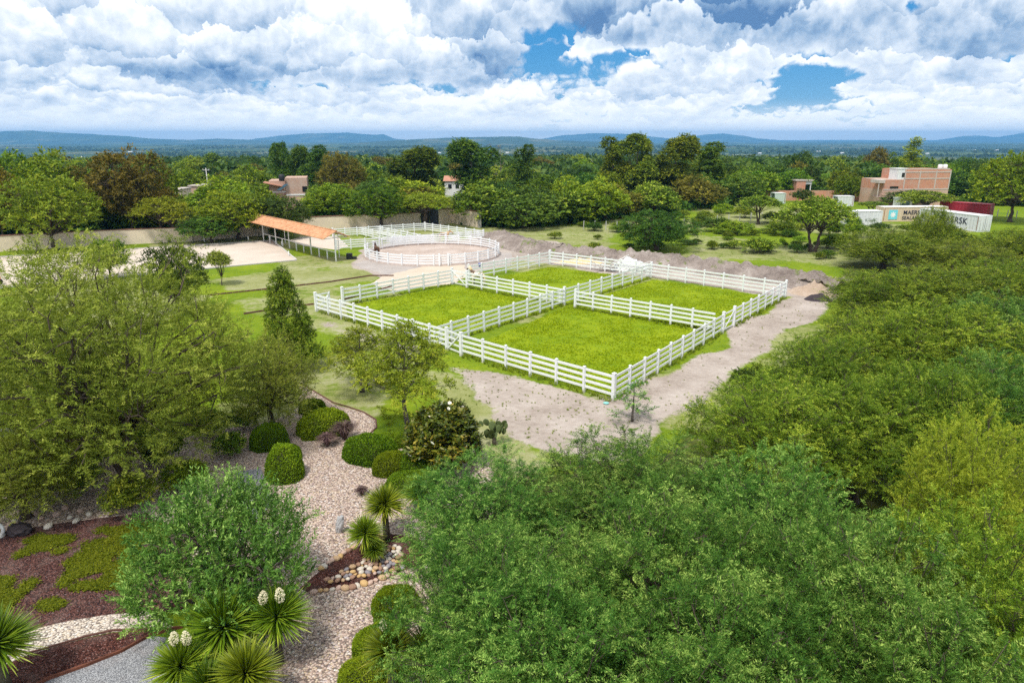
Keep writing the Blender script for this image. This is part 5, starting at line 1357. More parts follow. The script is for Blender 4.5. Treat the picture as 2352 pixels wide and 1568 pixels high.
# weeds and grass tufts on the worn ground, along fences and over the bank
def tufts(name, pts, n, hgt, wid, mat, rng):
    P = np.array(pts); k = len(P)
    a = rng.random((k, n)) * 2 * PI; lean = rng.random((k, n)) * .9
    r0 = rng.random((k, n)) * wid * .3
    b = P[:, None, :] + np.stack([np.cos(a) * r0, np.sin(a) * r0, 0 * a], -1)
    h = hgt * (.4 + .9 * rng.random((k, 1))) * (.6 + .6 * rng.random((k, n)))
    tip = b + np.stack([np.cos(a) * lean * h, np.sin(a) * lean * h, h], -1)
    s = np.stack([-np.sin(a), np.cos(a), 0 * a], -1) * (wid * .09)
    mid = b * .45 + tip * .55; mid[..., 2] += h * .1
    V = np.stack([b, mid + s, tip, mid - s], 2).reshape(-1, 3)
    tint = np.repeat((rng.random((k, 1)) * .6 + rng.random((k, n)) * .4).ravel(), 4)
    return stuff(ob(name, np_mesh(name, V, np.arange(len(V)).reshape(-1, 4), tint), mat))
tp = []
def scatter(poly, n, thr=.5, f=.5):
    w = P2(poly); xs_ = [p[0] for p in w]; ys_ = [p[1] for p in w]; c = 0
    while c < n:
        X = rng.uniform(min(xs_), max(xs_), 60); Y = rng.uniform(min(ys_), max(ys_), 60)
        k = inside(X, Y, w) & (vnoise(X, Y, f, 6) + .35 * vnoise(X, Y, f * 4, 7) > thr + .1)
        for a, b in zip(X[k], Y[k]): tp.append((a, b, 0)); c += 1
        if not k.any(): c += 1
scatter([(1030, 822), (1240, 880), (1400, 935), (1300, 1025), (1160, 1000), (1050, 890)], 200, .25, 1.1)
scatter([(1410, 930), (1690, 752), (1802, 688), (1890, 700), (1700, 862), (1500, 1010), (1300, 1005)], 130, .3, .9)
scatter([(1500, 1010), (1700, 862), (1800, 790), (1870, 760), (1760, 900), (1560, 1050)], 700, .45)
scatter([(1100, 550), (1320, 520), (1900, 500), (1930, 640), (1700, 600), (1300, 560)], 700, .6, .2)
scatter([(860, 930), (1000, 960), (1040, 1010), (900, 1010)], 500, .3)
bz = [p for p in BV if p[2] > .25]
for i in range(330):
    p = bz[int(rng.integers(len(bz)))]
    if vnoise(p[0], p[1], .22, 15) > .5: tp += [(p[0] + rng.normal() * .2, p[1] + rng.normal() * .2, p[2] - .03) for _ in range(3)]
tufts('grass_tufts', tp, 9, .09, .15, LM['grass'], rng)
tp = []
for a, b in (((1408, 923), (1059, 819)), ((1408, 923), (1658, 767)), ((1684, 753), (1802, 686)), ((1027, 806), (735, 718)), ((1321, 708), (1640, 765)), ((1075, 662), (1295, 703)), ((990, 800), (1295, 703)), ((1300, 702), (1494, 640)), ((800, 700), (1038, 655))):
    A = np.array(gp(*a)); B = np.array(gp(*b)); L = np.hypot(*(B - A))
    for i in range(int(L * 9)):
        p = A + (B - A) * rng.random() + rng.normal(size=2) * .13; tp.append((*p, 0))
tufts('fence_grass', tp, 9, .24, .22, LM['grass'], rng)

tp = []
for poly, n in (([(1050, 812), (1405, 913), (1665, 758), CX], 15000), ([(992, 796), (800, 737), (795, 703), (1040, 655), (1075, 662), CX], 11000), ([CX, (1498, 642), (1796, 686), (1682, 748), (1640, 762)], 11000), ([(1082, 660), (1085, 648), (1262, 613), (1490, 641)], 6000)):
    w = P2(poly); xs_ = [p[0] for p in w]; ys_ = [p[1] for p in w]; X = rng.uniform(min(xs_), max(xs_), n * 3); Y = rng.uniform(min(ys_), max(ys_), n * 3)
    k = inside(X, Y, w) & (vnoise(X, Y, .45, 11) * .6 + vnoise(X, Y, 1.7, 12) * .5 > .22 + .55 * rng.random(len(X)))
    tp += [(a, b, 0) for a, b in zip(X[k][:n], Y[k][:n])]
tufts('paddock_turf', tp, 6, .06, .17, LM['turf'], rng)
# ---------------------------------------------------------------- the dry garden, front left
sheet('gravel_path', [(692, 882), (730, 905), (765, 926), (800, 936), (835, 948), (862, 964), (864, 982), (850, 996), (835, 1006), (900, 1012), (960, 1012), (1040, 1010), (1120, 1040), (1140, 1120), (1110, 1300), (1070, 1450), (1040, 1640), (600, 1700), (540, 1500), (420, 1330), (330, 1215), (150, 1205), (-60, 1235), (-160, 1130), (60, 1080), (300, 1040), (480, 990), (600, 970), (655, 955), (690, 930), (686, 900)], M_gravel, .006, wob=.18, step=.6)
sheet('mulch_bed', [(-120, 1240), (0, 1222), (150, 1200), (330, 1178), (430, 1240), (430, 1400), (330, 1412), (240, 1418), (150, 1430), (50, 1458), (-120, 1510)], M_purple, .012, wob=.12, step=.6)
sheet('pale_gravel_strip', [(20, 1462), (60, 1450), (150, 1427), (240, 1414), (340, 1402), (400, 1440), (330, 1446), (260, 1450), (200, 1463), (130, 1484), (60, 1505), (-20, 1540), (-60, 1500)], M_pale, .018, wob=.05, step=.5)
sheet('mulch_bed', [(-60, 1560), (60, 1505), (130, 1484), (200, 1464), (260, 1451), (350, 1447), (348, 1458), (280, 1496), (200, 1528), (110, 1560), (40, 1600), (-60, 1640)], M_redm, .012, wob=.05, step=.5)
sheet('grey_gravel_path', [(20, 1604), (110, 1562), (200, 1530), (280, 1498), (348, 1460), (430, 1470), (470, 1520), (480, 1660), (-40, 1700)], M_greyg, .010, wob=.04, step=.5)
sheet('grey_gravel_path', [(540, 1085), (600, 1075), (625, 1150), (600, 1200), (548, 1170)], M_greyg, .010, wob=.15, step=.5)
sheet('grey_gravel_path', [(-140, 990), (20, 982), (70, 990), (-60, 1016), (-140, 1022)], M_greyg, .010, wob=.15, step=.5)
sheet('island_bed', [(742, 1303), (775, 1278), (830, 1243), (885, 1225), (960, 1235), (990, 1290), (905, 1318), (860, 1336), (800, 1345), (715, 1362), (690, 1350)], M_redm, .012, wob=.06, step=.4)
kerb('mulch_edging', [(40, 1602), (110, 1561), (200, 1529), (280, 1497), (348, 1459), (420, 1440)], .06, .10, simple('rusty_edging', (.13, .045, .025), .95, .5, 4), 'rust brown edging between the red mulch and the grey gravel path', 'edging')
kerb('mulch_edging', [(60, 1503), (130, 1483), (200, 1462), (260, 1449), (350, 1445)], .05, .07, M_rope, 'thin dark edging between the pale gravel strip and the red mulch', 'edging')
kerb('lawn_border', [(692, 881), (730, 904), (765, 925), (800, 935), (835, 947), (863, 964), (865, 982), (850, 996)], .06, .06, M_rope, 'thin dark edging between the winding gravel path and the lawn', 'edging')

# clipped hedges
def hedge_mesh(name, seed, n=15000, sx=1.25, sy=.95, h=.85, box=2.6, leaf=.075):
    rng = np.random.default_rng(seed)
    d = unit(rng.normal(size=(n, 3))); d[:, 2] = np.abs(d[:, 2]) * 1.0 - .02
    d = unit(d); k = (np.abs(d) ** box).sum(1) ** (-1 / box)
    p = d * k[:, None] * np.array([sx, sy, h])
    p *= (1 + .05 * np.sin(d[:, :1] * 6 + seed) * np.sin(d[:, 1:2] * 7)) * (.93 + .09 * rng.random((n, 1)))
    p[:, 2] = np.maximum(p[:, 2], .02)
    N = unit(d / np.array([sx, sy, h]))
    t1 = unit(N * .75 + rng.normal(size=(n, 3)) * .55); nn = unit(N * .5 + rng.normal(size=(n, 3)) * .7); s = unit(np.cross(t1, nn))
    L = (leaf * (.6 + .8 * rng.random((n, 1)))); W = L * .5
    V = np.stack([p, p + t1 * L * .5 + s * W * .5, p + t1 * L, p + t1 * L * .5 - s * W * .5], 1).reshape(-1, 3)
    tint = np.repeat(np.clip(rng.random(n) * .5 + .25 * vnoise(p[:, 0] * 3, p[:, 1] * 3, 1.0, seed) + .2 * p[:, 2] / h, 0, 1), 4)  # tint rises with height: lit top and shaded sides painted into the leaves
    shell = np_mesh(name, V, np.arange(len(V)).reshape(-1, 4), tint)
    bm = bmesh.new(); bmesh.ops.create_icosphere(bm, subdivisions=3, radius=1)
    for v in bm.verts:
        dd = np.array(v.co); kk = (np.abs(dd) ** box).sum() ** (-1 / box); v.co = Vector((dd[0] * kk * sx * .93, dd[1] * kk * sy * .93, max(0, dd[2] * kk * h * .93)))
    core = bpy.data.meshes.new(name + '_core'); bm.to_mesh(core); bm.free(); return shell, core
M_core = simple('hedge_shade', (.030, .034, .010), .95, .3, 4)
HED = [hedge_mesh('hedge%d' % s, s) for s in (1, 2, 3)]
TOP = [hedge_mesh('topiary%d' % s, s, 12000, .85, .85, 1.5, 2.3) for s in (4,)]
def hedge(x, yb, w, hpx, label, v=0, set_=HED, rz=0, asp=1.0, group='clipped hedges of the dry garden', name='hedge'):
    X, Y = gp(x, yb); W = px2m(w, X, Y, .4); sx0 = 1.25 if set_ is HED else .85; h0 = .85 if set_ is HED else 1.5
    yc = Y + W * .35; H = zat(x, yb - hpx, Y + W * .55); H = max(.5, H)
    t = thing(name, label, 'hedge', (X, yc, 0), rz, group, (W / 2 / sx0, W / 2 / sx0 * asp, H / h0))
    sh_, co_ = set_[v % len(set_)]
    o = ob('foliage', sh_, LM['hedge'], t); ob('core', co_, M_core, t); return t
hedge(735, 1008, 118, 72, 'clipped dark green hedge left of the winding path beside the purple grass', 0, rz=.5)
hedge(842, 1070, 128, 76, 'clipped dome hedge with a flat front at the path bend, left of three', 1, rz=-.4)
hedge(897, 1096, 92, 62, 'clipped dome hedge in the middle of three below the straight-trunked ash', 2, rz=.3)
hedge(948, 1098, 110, 68, 'clipped dome hedge at the foot of the bronze-leaved magnolia', 0, rz=-.6)
hedge(945, 1140, 130, 62, 'low clipped hedge behind the upright spiky yucca', 1, rz=.2)
hedge(905, 1034, 110, 30, 'flat low hedge strip on the lawn left of the magnolia', 2, rz=0, asp=.7)
hedge(712, 952, 60, 38, 'small clipped hedge behind the dark green one left of the path', 0)
hedge(647, 1108, 82, 92, 'tall rounded topiary bush on the left bank of the gravel path', 0, TOP, name='topiary')
hedge(610, 1036, 85, 66, 'loose rounded bush behind the tall topiary', 1, rz=.8)
hedge(655, 1062, 60, 44, 'small rounded bush right behind the tall topiary', 2, rz=.1)
hedge(905, 1432, 110, 92, 'clipped hedge bulging over the gravel path under the thicket', 0, rz=.2)
hedge(868, 1520, 130, 95, 'clipped round hedge at the path border left of the lower yuccas', 1, rz=.7)
hedge(842, 1600, 150, 100, 'clipped round hedge at the bottom border left of the lower yuccas', 2, rz=.3)

# magnolia
def magnolia():
    rng = np.random.default_rng(31)
    lob = full(rng, 34, 1.42, .1, 2.85, .38, .6, .95, -.7, .2)
    c, t, w, h = tree_mesh('magnolia', 31, lob, per=74, m=12, Ls=.2, LL=.19, LW=.09, droop=.0, up=.5, spread=.9, fork=.6, tr=.09, low=-.8, hollow=.62, flatness=.55, twigs=4)
    kind('magnolia', (LM['magnolia'], M_bark), [(c, t, w, h)])
magnolia()
X, Y = gp(1022, 1068); Wm = px2m(158, X, Y, 1.5); Hm = zat(1022, 930, Y)
mg = plant('magnolia', X, Y, Wm, Hm, 'round magnolia with glossy bronze-tipped leaves and a few white flowers', name='magnolia', rz=.0)
def flower_mesh(seed, r=.10):
    rng = np.random.default_rng(seed); V = []; F = []
    for ring_, (k, tilt, L) in enumerate(((7, .25, 1.0), (5, .9, .75))):
        for i in range(k):
            a = 2 * PI * i / k + ring_; d = np.array([math.cos(a) * math.cos(tilt), math.sin(a) * math.cos(tilt), math.sin(tilt)]) * r * L; s = np.array([-math.sin(a), math.cos(a), 0]) * r * .38
            b = len(V); V += [np.zeros(3), d * .55 + s, d, d * .55 - s]; F.append((b, b + 1, b + 2, b + 3))
    return np_mesh('flower', V, F)
M_petal = simple('white_petal', (.84, .80, .68), .6, .06, 9)
for i, (px, py, f) in enumerate(((1033, 925, .62), (1030, 938, .64), (985, 957, .7), (1063, 935, .6))):
    Yf = Y - Wm * .38 + .1 * i; o = ob('flower', flower_mesh(i), M_petal, mg)
    d = ray(px, py); Pw = Vector((d[0] / d[1] * Yf, Yf, zat(px, py, Yf)))
    o.location = ((Pw.x - X) / mg.scale[0], (Pw.y - Y) / mg.scale[1], Pw.z / mg.scale[2]); o.scale = [1 / s for s in mg.scale]; o.rotation_euler = (.9, 0, i)

# yuccas
def rosette(name, seed, n=150, R=.85, w=.058, low=-.5, stiff=.8):
    rng = np.random.default_rng(seed); V = []; F = []; T = []
    for i in range(n):
        el = math.asin(low + (1 - low) * ((i + rng.random()) / n) ** .85); a = 2.39996 * i + rng.normal() * .12
        d = np.array([math.cos(a) * math.cos(el), math.sin(a) * math.cos(el), math.sin(el)]); s = np.array([-math.sin(a), math.cos(a), 0.0]); L = R * (.8 + .35 * rng.random())
        up = np.cross(s, d); b = len(V); ti = np.clip(rng.random() * .55 + .25 * (el < 0) + .1, 0, 1)
        for t_, ww in ((.04, .5), (.35, 1.0), (.7, .72), (1.0, .04)):
            p = d * L * t_; p[2] -= (1 - stiff) * L * t_ ** 2 * max(0, math.cos(el)) * .5
            wv = w * ww; cup = up * wv * .35
            V += [p + s * wv * .5 + cup, p - cup * .3, p - s * wv * .5 + cup]; T += [ti * .7 + .3 * t_ * ti + .06 * k for k in range(3)]
        for k in range(3):
            for j in range(2): F.append((b + 3 * k + j, b + 3 * k + j + 1, b + 3 * k + 4 + j, b + 3 * k + 3 + j))
    return np_mesh(name, V, F, np.clip(T, 0, 1))
ROS = [rosette('rosette%d' % s, s, 430, w=.046, low=-.42) for s in (1, 2, 3)]
def panicle(seed):
    rng = np.random.default_rng(seed); n = 420
    t = rng.random(n); a = rng.random(n) * 2 * PI; r = .17 * np.sin(PI * np.clip(t * .92 + .08, 0, 1)) ** .65 * (.55 + .5 * rng.random(n))
    P = np.stack([r * np.cos(a), r * np.sin(a), .28 + t * .72], 1); d = unit(np.stack([np.cos(a), np.sin(a), rng.normal(size=n) * .4 - .3], 1)); s = unit(np.cross(d, rng.normal(size=(n, 3)))); L = .055
    return np_mesh('panicle', np.stack([P, P + d * L * .5 + s * L * .42, P + d * L, P + d * L * .5 - s * L * .42], 1).reshape(-1, 3), np.arange(n * 4).reshape(-1, 4))
M_cream = simple('cream_flower', (.70, .64, .44), .7, .15, 12); M_ytrunk = simple('yucca_trunk', (.10, .085, .06), .95, .35, 8, .5)
def yucca(x, y, z, w, label, seed=0, lean=(0, 0), trunk=True, flower=None, group='spiky yuccas of the dry garden'):
    """x, y: reading of the middle of the rosette, standing z metres up"""
    X, Y = gp(x, y, z); R = px2m(w, X, Y, z) / 2 / 1.06; s = R / .85
    t = thing('yucca', label, 'yucca', (X + lean[0], Y + lean[1], 0), seed * 1.3, group)
    cz, sz_ = math.cos(-seed * 1.3), math.sin(-seed * 1.3); lx, ly = -lean[0] * cz + lean[1] * sz_, -lean[0] * sz_ - lean[1] * cz
    ob('rosette', ROS[seed % 3], LM['yucca'], t, (lx, ly, z), (0, 0, seed * 2.1), (s, s, s))
    if trunk: ob('trunk', MB().tube([(0, 0, -.05), (lx * .4, ly * .4, z * .5), (lx, ly, z)], [.15, .12, .10], 9).mesh('trunk'), M_ytrunk, t)
    for i, (dx, dy, fs) in enumerate(flower or ()):
        st = ob('flower_stalk', MB().tube([(0, 0, 0), (dx * .6, dy * .6, .55 * fs), (dx, dy, .8 * fs)], [.03, .025, .02], 6).mesh('flower_stalk'), LM['hedge'], t, (lx, ly, z))
        ob('flower_panicle', panicle(seed * 3 + i), M_cream, st, (dx, dy, .48 * fs), (dy * .3, -dx * .3, 0), (fs * .66, fs * .66, fs * .58))
    return t
yucca(883, 1158, 1.45, 112, 'upright yucca with a full round head, taller of the pair above the stone pile', 1, lean=(.05, -.15))
yucca(838, 1224, 1.0, 100, 'smaller leaning yucca head of the pair above the stone pile', 2, lean=(.25, -.05))
yucca(860, 1262, .55, 66, 'dark short yucca at the foot of the pair in the stone pile', 0, trunk=False)
yucca(967, 1128, .9, 105, 'pale green yucca half hidden behind the upright pair', 0)
yucca(515, 1440, 1.5, 215, 'large yucca head at the left of the front clump', 1, lean=(.1, .1))
yucca(636, 1415, 1.6, 175, 'yucca with two cream flower spikes at the right of the front clump', 2, lean=(-.1, 0), flower=((-.32, .05, 1.0), (.08, .35, .95)))
yucca(415, 1530, 1.2, 165, 'yucca with two cream flower spikes at the bottom left of the front clump', 0, flower=((-.12, .1, .95), (.22, .12, .95)))
yucca(565, 1545, 1.3, 180, 'low bushy yucca without flowers at the bottom border of the front clump', 2)
yucca(478, 1575, 1.0, 150, 'yucca cut by the bottom border between the flowering one and the low bushy one', 1)
yucca(-10, 1478, 1.5, 200, 'yucca at the left border beside the pale gravel strip', 2)
yucca(898, 1492, 1.5, 150, 'dark yucca with a small flower spike left of its neighbour under the thicket', 1, flower=((.10, .25, .8),))
yucca(992, 1500, 1.5, 165, 'dark yucca with a cream flower spike half under the thicket', 0, flower=((-.25, .3, .9),))

# prickly pear
X, Y = gp(1135, 1022)
pp = thing('prickly_pear', 'prickly pear cactus with flat green pads right of the magnolia', 'cactus', (X, Y, 0), .2, None, (.85, .85, .8))
M_pad = simple('cactus_pad', (.075, .105, .030), .8, .35, 5); random.seed(21)
ob('trunk', MB().tube([(0, 0, -.05), (.03, .02, .6), (.0, .05, 1.0)], [.14, .12, .10], 8).mesh('trunk'), M_barkgrey, pp)
def pad(loc, rot, s):
    bm = bmesh.new(); bmesh.ops.create_uvsphere(bm, u_segments=14, v_segments=9, radius=1)
    for v in bm.verts: k = 1 - .18 * (v.co.z < 0) * abs(v.co.z); v.co = Vector((v.co.x * .17 * k, v.co.y * .035, v.co.z * .24 + .22))
    me = bpy.data.meshes.new('pad'); bm.to_mesh(me); bm.free(); me.polygons.foreach_set('use_smooth', np.ones(len(me.polygons), bool))
    return ob('pad', me, M_pad, pp, loc, rot, (s, s, s))
for i in range(30):
    a = random.uniform(0, 6.28); r = random.uniform(.05, .75); z = .75 + random.uniform(-.35, .65) * (1 - .3 * r)
    pad((r * math.cos(a), r * math.sin(a) * .8, z), (random.uniform(-.5, .5), random.uniform(-.6, .6), random.uniform(0, 3.1)), random.uniform(.8, 1.15))

# stones
M_st = [simple('stone_' + n, c, .8, .15, 5, .3) for n, c in (('tan', (.50, .34, .20)), ('pale', (.60, .54, .46)), ('grey', (.26, .24, .26)), ('brown', (.32, .19, .13)), ('pink', (.52, .37, .30)), ('ochre', (.55, .36, .16)))]
STM = [blob_mesh('river_stone', s, (1, .78, .62), .12, 1.2, 3) for s in range(6)]
random.seed(33)
def stone(x, y, z, s, label, group, mats=None):
    X, Y = gp(x, y, z); me = random.choice(STM)
    o = ob('river_stone', me, None, loc=(X, Y, z), rot=(random.uniform(-.3, .3), random.uniform(-.3, .3), random.uniform(0, 6.28)), scale=(s, s, s))
    if not me.materials: me.materials.append(M_st[0])
    o.material_slots[0].link = 'OBJECT'; o.material_slots[0].material = random.choice(mats or M_st)
    return tag(o, label, 'stone', group)
pile = [(792, 1338), (770, 1322), (840, 1262), (905, 1256), (920, 1290), (880, 1312)]
wp = P2(pile); got = []; k_ = 0
while len(got) < 92 and k_ < 9000:
    k_ += 1; x = random.uniform(748, 925); y = random.uniform(1252, 1336)
    if not (y > 1338 - (x - 748) * .55 - 6 and y < 1340 - (x - 748) * .20): continue
    X, Y = gp(x, y); s = random.uniform(.08, .135)
    if any(math.hypot(X - a, Y - b) < (s + c) * .78 for a, b, c in got): continue
    got.append((X, Y, s)); stone(x, y, s * .5 + random.choice((0, 0, .08)), s, 'rounded river stone in the pile around the foot of the yucca pair', 'river stones of the pile')
def row(pts, n, label, group, s0=.10, s1=.16):
    P_ = [np.array(p, float) for p in pts]; L = [0]
    for a, b in zip(P_[:-1], P_[1:]): L.append(L[-1] + np.hypot(*(b - a)))
    for i in range(n):
        t = L[-1] * i / (n - 1); x = np.interp(t, L, [p[0] for p in P_]); y = np.interp(t, L, [p[1] for p in P_])
        s = random.uniform(s0, s1); stone(x + random.uniform(-2, 2), y + random.uniform(-2, 2), s * .4, s, label, group, [M_st[0], M_st[1], M_st[4], M_st[5], M_st[3]])
row([(722, 1357), (800, 1347), (860, 1334), (905, 1315)], 14, 'rounded stone in the lower border row of the red island bed', 'lower border stones of the island bed')
row([(738, 1305), (775, 1279), (830, 1244), (878, 1226)], 16, 'rounded stone in the upper border row of the red island bed', 'upper border stones of the island bed')
row([(985, 1180), (1020, 1165), (1060, 1150)], 7, 'rounded stone peeping out behind the pale green yucca', 'stones behind the pale yucca', .12, .2)
X, Y = gp(782, 1222)
me = blob_mesh('standing_rock', 17, (.16, .13, .40), .3, 1.8, 4); o = ob('standing_rock', me, simple('grey_white_rock', (.46, .46, .47), .85, .3, 5, .8, dirt=((.12, .12, .13), .7)), loc=(X, Y, .34), rot=(.1, .18, .3)); tag(o, 'narrow grey-white rock standing upright on the gravel path', 'rock')
X, Y = gp(745, 940); tag(ob('flat_stone', blob_mesh('flat_stone', 19, (.28, .2, .12), .2, 1.5, 3), M_st[3], loc=(gp(855, 1028)[0] * 0 + gp(856, 1027)[0] * 0 + X, Y, .06)), 'single brown stone lying on the upper bend of the gravel path', 'stone')
X, Y = gp(46, 1224); tag(ob('dark_rock', blob_mesh('dark_rock', 23, (.42, .3, .26), .3, 2, 4), M_soil, loc=(X, Y, .16)), 'dark lava rock at the left border of the purple mulch', 'rock')
X, Y = gp(-2, 1232)
t = thing('garden_ornament', 'white curled garden ornament cut off by the left border', 'ornament', (X, Y, 0))
ob('curl', MB().tube([(.0 + .22 * math.cos(a), .0, .30 + .24 * math.sin(a)) for a in np.linspace(-1.3, 3.6, 16)], [.05 + .02 * math.sin(i / 15 * PI) for i in range(16)], 9).mesh('curl'), M_white, t)
ob('base', MB().lathe([(.22, 0), (.22, .06), (.15, .12)], n=14).mesh('base'), M_white, t)
random.seed(44)
for i, (x, y) in enumerate(((60, 1205), (95, 1190), (130, 1180), (160, 1188), (35, 1195), (185, 1172), (110, 1208), (150, 1165), (80, 1178), (175, 1195), (20, 1210), (205, 1180))):
    stone(x, y, .06, random.uniform(.10, .2), 'pale stone on the stony strip above the purple mulch', 'pale stones at the left border', [M_st[1], M_st[4]])

# purple fountain grasses
M_pgrass = leafmat('purple_grass', (.06, .03, .035), (.17, .10, .10), (.30, .22, .17))
def fountain(x, yb, w, label, seed):
    rng = np.random.default_rng(seed); X, Y = gp(x, yb); W = px2m(w, X, Y); n = 420
    a = rng.random(n) * 2 * PI; ln = .35 + .75 * rng.random(n); h = W * (.75 + .4 * rng.random(n)); V = []
    d = np.stack([np.cos(a), np.sin(a), 0 * a], 1); s = np.stack([-np.sin(a), np.cos(a), 0 * a], 1) * .012
    p0 = d * .05; p1 = d * (ln * W * .25)[:, None] + np.array([0, 0, 1]) * (h * .55)[:, None]; p2 = d * (ln * W * .6)[:, None] + np.array([0, 0, 1]) * (h * (.75 - .25 * ln))[:, None]
    V = np.stack([p0 - s, p0 + s, p1 + s, p1 - s, p1 - s, p1 + s, p2 + s * .4, p2 - s * .4], 1).reshape(-1, 3)
    t = np.repeat(rng.random(n), 8)
    o = ob('fountain_grass', np_mesh('fountain_grass', V, np.arange(n * 8).reshape(-1, 4), t), M_pgrass, loc=(X, Y, 0)); tag(o, label, 'ornamental grass')
fountain(792, 1010, 62, 'purple fountain grass clump between the two hedges at the path', 1)
fountain(752, 1024, 44, 'smaller dark fountain grass clump on the gravel below the dark hedge', 2)
fountain(832, 1136, 28, 'tiny dry fountain grass tuft beside the tall yucca head', 3)

# creeping yellow-green ground cover on the mulch
tp = []
for poly, n in (([(0, 1262), (90, 1235), (160, 1230), (150, 1262), (60, 1280), (0, 1292)], 420), ([(140, 1300), (240, 1262), (340, 1260), (350, 1330), (260, 1352), (150, 1345)], 900), ([(-60, 1330), (40, 1335), (70, 1365), (40, 1420), (-60, 1440)], 600), ([(100, 1385), (130, 1378), (140, 1392), (105, 1400)], 50), ([(180, 1230), (330, 1190), (400, 1230), (340, 1262), (200, 1268)], 420)):
    w = P2(poly); xs_ = [p[0] for p in w]; ys_ = [p[1] for p in w]; c = 0
    while c < n:
        X_ = rng.uniform(min(xs_), max(xs_), 300); Y_ = rng.uniform(min(ys_), max(ys_), 300); k = inside(X_ + (vnoise(X_, Y_, 1.2, 1) - .5) * .9, Y_ + (vnoise(X_, Y_, 1.2, 2) - .5) * .9, w) & (vnoise(X_, Y_, 1.6, 9) > .34)
        for a, b in zip(X_[k], Y_[k]): tp.append((a, b, .01)); c += 1
P_ = np.array(tp); n_ = 26; k_ = len(P_)
c_ = P_[:, None, :] + np.concatenate([rng.normal(size=(k_, n_, 2)) * .11, .015 + .05 * rng.random((k_, n_, 1))], 2)
a_ = rng.random((k_, n_)) * 6.283; u_ = np.stack([np.cos(a_), np.sin(a_), rng.normal(size=a_.shape) * .35], -1); w_ = np.stack([-np.sin(a_), np.cos(a_), rng.normal(size=a_.shape) * .35], -1); L_ = .035 * (.6 + .8 * rng.random((k_, n_, 1)))
V_ = np.stack([c_ - u_ * L_, c_ + w_ * L_ * .6, c_ + u_ * L_, c_ - w_ * L_ * .6], 2).reshape(-1, 3)
stuff(ob('ground_cover', np_mesh('ground_cover', V_, np.arange(len(V_)).reshape(-1, 4), np.repeat((rng.random((k_, 1)) * .5 + rng.random((k_, n_)) * .45).ravel(), 4)), LM['creeper']))

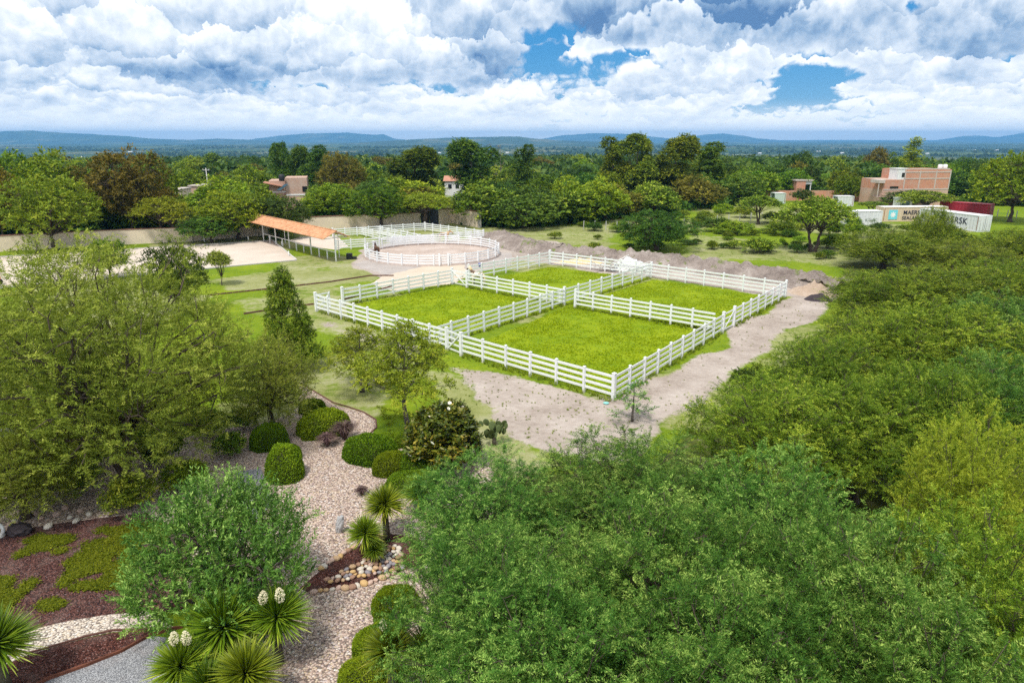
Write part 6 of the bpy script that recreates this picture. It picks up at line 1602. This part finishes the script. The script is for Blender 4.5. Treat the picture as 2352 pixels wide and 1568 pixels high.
# horses
def horse(x, yb, hgt, rz, label, coat, mane_m, head_up=1.0):
    X, Y = gp(x, yb); s = hgt / 1.55
    t = thing('horse', label, 'horse', (X, Y, 0), rz, None, (s, s, s))
    J = [(-.55, 0, 1.22, .27), (-.2, 0, 1.15, .30), (.2, 0, 1.14, .30), (.52, 0, 1.20, .27), (.74, 0, 1.45, .17), (.92, 0, 1.45 + .28 * head_up, .125), (1.06, 0, 1.48 + .40 * head_up, .125), (1.24, 0, 1.36 + .36 * head_up, .095), (1.42, 0, 1.20 + .34 * head_up, .072)]
    E = [(i, i + 1) for i in range(8)]
    for sx, off in ((-1, 0), (1, 0)):
        for fr_, pts in ((0, [(-.62, .15 * sx, .98, .17), (-.58, .16 * sx, .78, .105), (-.70, .16 * sx, .50, .062), (-.66, .16 * sx, .26, .042), (-.64, .16 * sx, .10, .045), (-.59, .16 * sx, .02, .058)]), (3, [(.52, .15 * sx, .95, .14), (.52, .16 * sx, .72, .085), (.53, .16 * sx, .48, .058), (.52, .16 * sx, .26, .040), (.53, .16 * sx, .10, .045), (.57, .16 * sx, .02, .058)])):
            b = len(J); J += pts; E.append((fr_, b)); E += [(b + k, b + k + 1) for k in range(5)]
    for sx in (-1, 1): b = len(J); J += [(1.03, .05 * sx, 1.60 + .42 * head_up, .028), (1.04, .065 * sx, 1.70 + .42 * head_up, .012)]; E += [(6, b), (b, b + 1)]
    me = bpy.data.meshes.new('body'); me.from_pydata([j[:3] for j in J], E, []); o = ob('body', me, coat, t)
    sk = o.modifiers.new('skin', 'SKIN'); sk.use_smooth_shade = True
    for v, j in zip(me.skin_vertices[0].data, J): v.radius = (j[3], j[3])
    me.skin_vertices[0].data[1].use_root = True
    o.modifiers.new('sub', 'SUBSURF').levels = 1; o.modifiers['sub'].render_levels = 2
    mb = MB(); mb.tube([(.60, 0, 1.48), (.80, 0, 1.58 + .18 * head_up), (.97, 0, 1.60 + .38 * head_up)], [.05, .07, .05], 7); mb.tube([(.66, .07, 1.38), (.84, .09, 1.48 + .15 * head_up), (.98, .06, 1.55 + .36 * head_up)], [.05, .06, .04], 7)
    ob('mane', mb.mesh('mane'), mane_m, t)
    ob('tail', MB().tube([(-.78, 0, 1.28), (-.92, 0, 1.12), (-.95, 0, .8), (-.93, .02, .45)], [.05, .075, .085, .03], 8).mesh('tail'), mane_m, t); return t
m_, q, out = newmat('pinto_coat'); tc = q.new('ShaderNodeTexCoord').outputs['Object']
c = q.mix(q.step(q.noise(tc, 1.7, 2, .5), .52, .56), (.72, .62, .48), (.10, .055, .03)); b = q.new('ShaderNodeBsdfPrincipled'); q.put(b.inputs['Base Color'], c); b.inputs['Roughness'].default_value = .65; q.l.new(b.outputs[0], out.inputs[0])
M_bay = simple('bay_coat', (.10, .045, .02), .55, .2, 2); M_hairk = simple('black_hair', (.015, .012, .012), .7, .2, 6); M_hairb = simple('blond_hair', (.62, .46, .22), .7, .15, 6); M_tan = simple('tan_coat', (.50, .33, .18), .6, .12, 2)
horse(1097, 656, 1.5, 2.55, 'cream and brown pinto horse with a blond mane behind the paddock gate', m_, M_hairb)
horse(866, 594, 1.55, 1.9, 'dark bay horse standing inside the round ring at its left side', M_bay, M_hairk, .6)
horse(1020, 556, 1.5, .25, 'tan horse in the small pens behind the round ring', M_tan, M_hairk, .2)
# ---------------------------------------------------------------- air
m_, q, out = newmat('haze_air')
vol = q.new('ShaderNodeVolumePrincipled'); vol.inputs['Color'].default_value = (.20, .54, 1.0, 1); vol.inputs['Density'].default_value = 1.0e-4; vol.inputs['Anisotropy'].default_value = .1
q.l.new(vol.outputs[0], out.inputs['Volume'])
hz = ob('haze', MB().box((0, 7300, 30), (40000, 16600, 250)).mesh('haze'), m_); stuff(hz)
